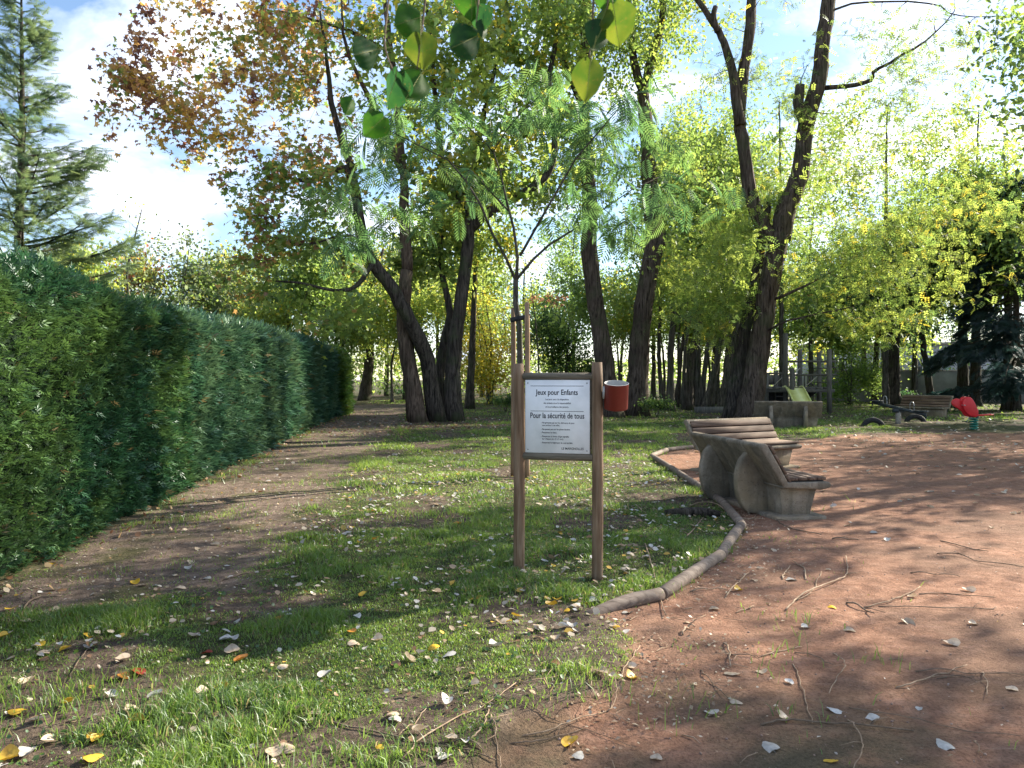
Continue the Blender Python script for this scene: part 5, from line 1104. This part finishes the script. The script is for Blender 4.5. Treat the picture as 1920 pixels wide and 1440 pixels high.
# ------------------------------------------------------------------ fallen twigs and sticks
def c5(s): return [(560+a/3, 960+b/3) for a, b in s]
def c6(s): return [(1280+a/3, 960+b/3) for a, b in s]
def c4(s): return [(a/3, 960+b/3) for a, b in s]
def c2(s): return [(900+a*.28125, 880+b*.28125) for a, b in s]
TW = [(c5([(130,1190),(330,1250),(600,1320),(850,1370),(1110,1395)]), 7, 'd', 'long brown stick across the grass at the bottom centre'),
 (c5([(580,1440),(720,1310),(900,1200),(1100,1110),(1240,1010)]), 6, 'p', 'long pale twig rising from the bottom edge across the sunny grass'),
 (c5([(1240,1010),(1400,990),(1500,940)]), 4, 'p', None), (c5([(1260,1260),(1430,1230),(1600,1160),(1750,1100),(1785,1030),(1775,950)]), 5, 'p', 'curved pale twig hooking up where the lawn meets the clay'),
 (c5([(1190,1300),(1350,1290),(1600,1210)]), 5, 'd', None), (c5([(960,1340),(1030,1270),(1070,1170)]), 7, 'p', 'short thick pale stick standing out in the bottom centre pile'), (c5([(1080,1190),(1120,1330),(1130,1440)]), 5, 'p', None),
 (c5([(860,1345),(960,1350),(1040,1365)]), 7, 'd', None), (c5([(1130,1090),(1350,1150),(1640,1220),(1900,1320)]), 3, 'd', None), (c5([(550,1300),(640,1230),(720,1140)]), 4, 'p', None), (c5([(1640,1020),(1650,910)]), 4, 'p', None), (c5([(1800,970),(1850,870),(1920,750)]), 5, 'p', None),
 (c6([(440,1190),(600,1175),(800,1180),(1000,1200),(1300,1220)]), 8, 'd', 'thick straight dark stick on the clay at the bottom right'), (c6([(935,1090),(1050,1125),(1300,1155),(1600,1215),(1900,1255)]), 4, 'd', 'long thin twig running to the right edge above the thick stick'),
 (c6([(620,845),(665,950),(695,1060),(730,1180)]), 5, 'p', 'pale twig pointing down at the thick dark stick'), (c6([(845,785),(910,850),(870,920),(825,1025)]), 4, 'p', 'kinked pale twig on the edge of the sunlit clay'), (c6([(1200,975),(1300,965),(1450,900),(1600,860)]), 6, 'p', 'pale forked stick on the clay near the right edge'),
 (c6([(1430,925),(1530,915),(1640,918)]), 4, 'd', None), (c6([(1690,890),(1710,960),(1710,1035)]), 5, 'p', None), (c6([(1310,885),(1500,890),(1700,910),(1920,900)]), 4, 'd', None),
 (c6([(580,545),(640,490),(740,430),(880,380),(925,330),(918,250)]), 6, 'p', 'pale S-shaped twig arching over the sunlit clay'), (c6([(640,490),(720,440),(780,330)]), 4, 'p', None), (c6([(1020,525),(1150,500),(1270,455),(1335,410)]), 5, 'p', 'pale twig raised at one end on the sunlit clay'), (c6([(920,500),(1000,530),(1075,575)]), 7, 'd', None),
 (c6([(1330,450),(1480,450),(1760,470)]), 4, 'd', None), (c6([(1100,520),(1300,530),(1700,535),(1760,525)]), 4, 'd', None), (c6([(1450,150),(1600,190),(1720,215)]), 4, 'd', None), (c6([(1430,220),(1560,235),(1700,275),(1920,305)]), 4, 'd', None), (c6([(1280,330),(1420,345),(1560,352)]), 4, 'd', None),
 (c6([(230,730),(265,780),(270,870)]), 7, 'p', 'short thick bent stick on the clay casting a clear shadow'), (c6([(100,880),(170,960),(265,1060)]), 4, 'd', None), (c6([(930,1160),(990,1240),(1010,1320),(960,1430)]), 5, 'p', 'curved twig reaching the bottom edge right of centre'), (c6([(240,470),(310,390),(370,340)]), 5, 'p', None), (c6([(40,435),(150,425),(250,430)]), 5, 'p', None),
 (c6([(440,805),(550,775),(670,750)]), 5, 'p', None), (c6([(270,795),(360,802),(440,805)]), 4, 'd', None), (c6([(300,555),(350,540),(400,520)]), 5, 'p', None), (c6([(1650,1270),(1660,1330),(1690,1370)]), 4, 'p', None), (c6([(630,780),(760,815),(850,860)]), 4, 'd', None), (c6([(0,680),(30,645),(65,640)]), 7, 'p', None), (c6([(560,370),(570,340),(605,295)]), 5, 'p', None), (c6([(690,370),(680,310),(620,270)]), 5, 'p', None),
 (c4([(120,600),(150,530),(230,490),(345,480)]), 8, 'd', 'thick bent root-like branch at the left edge of the path'), (c4([(1250,395),(1400,365),(1650,310)]), 5, 'd', 'straight thin stick across the path towards the lawn'), (c4([(1040,490),(1130,495),(1220,440),(1255,400)]), 4, 'd', None), (c4([(370,960),(440,840),(520,750),(670,650)]), 4, 'd', None), (c4([(700,1400),(800,1350),(890,1290)]), 5, 'p', None), (c4([(940,1420),(1000,1380),(1100,1375)]), 5, 'p', None), (c4([(1380,1110),(1480,1140),(1570,1150)]), 4, 'd', None),
 (c2([(1100,500),(1130,600),(1170,760),(1240,970)]), 5, 'p', 'pale twig leaning over the log edging'), (c2([(1310,530),(1400,430),(1490,325)]), 5, 'p', None), (c2([(1390,240),(1470,220),(1580,230),(1660,290),(1790,325),(1850,290)]), 5, 'p', 'pale curling twig at the bend of the log edging'), (c2([(1030,235),(1060,265),(1105,305)]), 4, 'p', None),
 (c6([(840,140),(920,142),(990,150)]), 5, 'd', None), (c6([(520,0),(530,40),(600,80),(780,120)]), 5, 'd', None)]
for pts, w, kk, lab in TW:
    g3 = np.array([G(*p) for p in pts]); c = catmull(g3, max(6, len(pts)*4)); n_ = len(c)
    wm = w/FPX*c[:, 1].mean()*.48; lift = np.abs(np.sin(np.linspace(0, pi*r.uniform(1, 2), n_)))*r.uniform(.004, .022)
    c[:, 2] = ground_z(c[:, 0], c[:, 1])+wm*.45+lift; c[1:-1, :2] += r.normal(0, .004, (n_-2, 2)); o0 = c[0].copy()
    mb = MB(); tubes(mb, c-o0, np.linspace(wm*.55, wm*.34, n_)*(1+r.normal(0, .06, n_)), 7, True)
    if n_ > 9:
        i = int(r.integers(3, n_-3)); d = c[i+1]-c[i-1]; d /= np.linalg.norm(d); sdv = np.array([-d[1], d[0], 0])*r.choice([-1, 1]); q = c[i]-o0
        tubes(mb, [q, q+(d*.6+sdv*.6)*.06+[0, 0, .012], q+(d+sdv)*.10+[0, 0, .010]], [wm*.3, wm*.24, wm*.14], 5, True)
    o = mb.build('fallen_twig', M['twig' if kk == 'p' else 'twig_dark'], None, True); o.location = tuple(o0)
    zn = zone_of(np.array(o0[0]), np.array(o0[1])); cl = 'pale' if kk == 'p' else 'dark'
    tag(o, lab or f'thin {cl} twig lying on the {zn}', 'twig', f'{cl} twigs on the {zn}')

# ------------------------------------------------------------------ leafy branch hanging in front of the lens side of the tree overhead
YH = 1.35
br = thing('overhanging_branch', 'leafy twig hanging down at the top with large heart-shaped green leaves', 'branch', (0, YH, 0))
ob = np.array([0, YH, 0])
bw_ = MB(); tubes(bw_, catmull([(1.2, 1.0, 2.65), (.55, 1.25, 2.52), (.2, YH, 2.46), (-.10, YH, 2.45), (-.28, YH+.02, 2.42)], 24)-ob, np.linspace(.011, .003, 24), 8, True); bw_.build('bough', M['twig_dark'], br, True)
def twigline(pts):
    c = catmull([P(px, py, YH)-ob for px, py in pts], 14); mb = MB(); tubes(mb, c, np.linspace(.0024, .0012, 14), 6, True); mb.build('twig', M['twig_dark'], br, True)
for t in ([(740, -200), (735, -60), (725, 30), (722, 90), (740, 140)], [(800, -190), (800, -40), (795, 20), (790, 65), (782, 130)], [(895, -190), (898, -30), (893, 48)], [(1140, -190), (1140, -20), (1137, 30), (1135, 45)], [(1120, -190), (1112, 20), (1105, 110)]): twigline(t)
def m_big(name, c0, c1):
    m, nt, o = newmat(name); v = coord(nt, 'Object'); n1 = noise(nt, 2.2, 4, .6, v); n2 = noise(nt, 14, 3, .5, v)
    c = ramp(nt, n1, [(.38, c0), (.66, c1)]); c = mixc(nt, ramp(nt, n2, [(.66, 0.0), (.74, .5)]), c, (.22, .12, .03))
    w = nt.nodes.new('ShaderNodeTexWave'); w.inputs['Scale'].default_value = 3.2; w.inputs['Distortion'].default_value = 1.2; L(nt, coord(nt, 'Object', (.7, 1, 1)), w.inputs['Vector']); w.bands_direction = 'Y'
    d = nt.nodes.new('ShaderNodeBsdfPrincipled'); L(nt, c, d.inputs['Base Color']); d.inputs['Roughness'].default_value = .55; d.inputs['Specular IOR Level'].default_value = .25; L(nt, bump(nt, w.outputs[1], .08, .01), d.inputs['Normal'])
    hs_ = nt.nodes.new('ShaderNodeHueSaturation'); hs_.inputs['Value'].default_value = 1.7; L(nt, c, hs_.inputs['Color'])
    t = nt.nodes.new('ShaderNodeBsdfTranslucent'); L(nt, hs_.outputs[0], t.inputs[0]); x = nt.nodes.new('ShaderNodeMixShader'); x.inputs[0].default_value = .5; L(nt, d.outputs[0], x.inputs[1]); L(nt, t.outputs[0], x.inputs[2]); L(nt, x.outputs[0], o.inputs[0]); return m
M['stalk'] = m_noise('stalk', (.16, .20, .05), (.26, .28, .09), 9, .6, .1, .002)
BG_, BY_, BD_ = m_big('linden_green', (.022, .078, .007), (.040, .115, .009)), m_big('linden_yellowing', (.05, .098, .009), (.10, .125, .013)), m_big('linden_dark', (.012, .048, .013), (.022, .070, .014))
def bigleaf(px, py, h, mat, roll, yaw, tilt, fold=.5, wide=1.0, curl=.15, Y=YH):
    """heart leaf: base up at the stalk, tip down; roll turns it in the picture plane, yaw about the vertical"""
    nu, nv = 9, 13; V = []
    for i in range(nv):
        t = i/(nv-1); w = .50*wide*float(np.interp(t, [0, .06, .18, .34, .50, .66, .80, .90, .96, 1], [.25, .62, .90, 1.0, .93, .74, .47, .24, .10, 0]))
        for j in range(nu):
            s_ = (j/(nu-1)-.5)*2; x = s_*w; lobe = .10*abs(s_)*(1-t)**6*1.2
            x *= 1+(.06*sin(i*5.3+j*2.1) if j in (0, nu-1) else 0)
            V.append([x, fold*abs(x)*.9+curl*(t-.4)**2+.02*sin(7*t+3*s_), -(t-.03)+lobe])
    V = np.array(V); V[:, 2] += .45; sc = .70*h/FPX*Y
    F = [[i*nu+j, i*nu+j+1, (i+1)*nu+j+1, (i+1)*nu+j] for i in range(nv-1) for j in range(nu-1)]
    o = obj('leaf', mesh('leaf', V, [np.array(F)], mat, None, True), br); sm = o.modifiers.new('smooth', 'SUBSURF'); sm.levels = 1; sm.render_levels = 1; c = P(px, py-6, Y)-ob
    mr = MB(); q = np.array([[0, curl*((k_/8)-.4)**2-.012+.02*sin(7*k_/8), .48-k_/8] for k_ in range(9)]); q[0] = [0, -.02, .44]; q = np.concatenate([[[.05, -.12, 1.05], [.015, -.05, .66]], q]); tubes(mr, q, np.linspace(.014, .004, 11), 5); mr.build('midrib', M['stalk'], o, True)
    o.location = tuple(c); o.scale = (sc,)*3; o.rotation_euler = (radians(tilt), radians(roll), radians(yaw))
for a in ((767, 45, 92, BG_, 60, 50, 12, .6), (687, 104, 88, BD_, 62, 58, 8, .7), (792, 103, 92, BY_, -8, 14, 10, .25), (735, 175, 105, BD_, 34, -30, 14, .5), (776, 166, 92, BG_, 30, 24, -10, .35), (702, 243, 78, BG_, 42, 28, 12, .5), (655, 207, 52, BG_, 22, 55, 8, .5), (884, 12, 92, BG_, -4, 18, 8, .3), (900, 42, 70, BD_, -10, -34, 8, .5), (872, 84, 100, BD_, 56, 46, 10, .55), (908, 62, 50, BD_, 10, 55, 0, .5), (1155, 52, 112, BY_, -6, -28, 8, .3), (1122, 74, 84, BD_, 26, 38, 8, .45), (1136, 2, 70, BG_, 5, 10, 8, .35), (1103, 158, 108, BY_, 4, 12, 10, .3, .82), (1128, 45, 60, BY_, 30, -40, 0, .4), (1118, 415, 0, BY_, 0, 0, 0)):
    if a[2]: bigleaf(*a)

# ------------------------------------------------------------------ every small thing on the ground gets its own place-based label
NUM = ['first', 'second', 'third', 'fourth', 'fifth', 'sixth', 'seventh', 'eighth', 'ninth', 'tenth', 'eleventh', 'twelfth', 'thirteenth', 'fourteenth', 'fifteenth', 'sixteenth', 'seventeenth', 'eighteenth', 'nineteenth', 'twentieth', 'twenty-first', 'twenty-second']
seen = {}
for o in COL.objects:
    if o.get('label') and o.parent is None and o.name.split('.')[0] in ('fallen_leaf', 'fallen_twig'): seen.setdefault(o['label'], []).append(o)
for lab, os_ in seen.items():
    if len(os_) < 2: continue
    noun = 'leaf' if 'leaf' in lab else 'twig'
    adj = lab.split(' fallen')[0] if noun == 'leaf' else lab.split(' twig')[0]; place = lab.split(' lying ')[1]
    sect = {}
    for o in os_:
        x, y = o.location.x, o.location.y; px = 960+x/y*FPX
        if y < 3.7: s_ = 'by the bottom edge'
        elif px < 480: s_ = 'towards the hedge'
        elif px < 900: s_ = 'left of the sign'
        elif px < 1200: s_ = 'around the sign'
        elif px < 1560: s_ = 'below the benches'
        else: s_ = 'towards the right edge'
        sect.setdefault(s_, []).append((px, o))
    for s_, l in sect.items():
        l.sort(key=lambda t: t[0])
        for k, (px, o) in enumerate(l):
            if len(l) == 1: o['label'] = f'{adj} {noun} lying {place} {s_}'
            elif k < len(NUM): o['label'] = f'{adj} {noun} {place} {s_}, {NUM[k]} from the left'
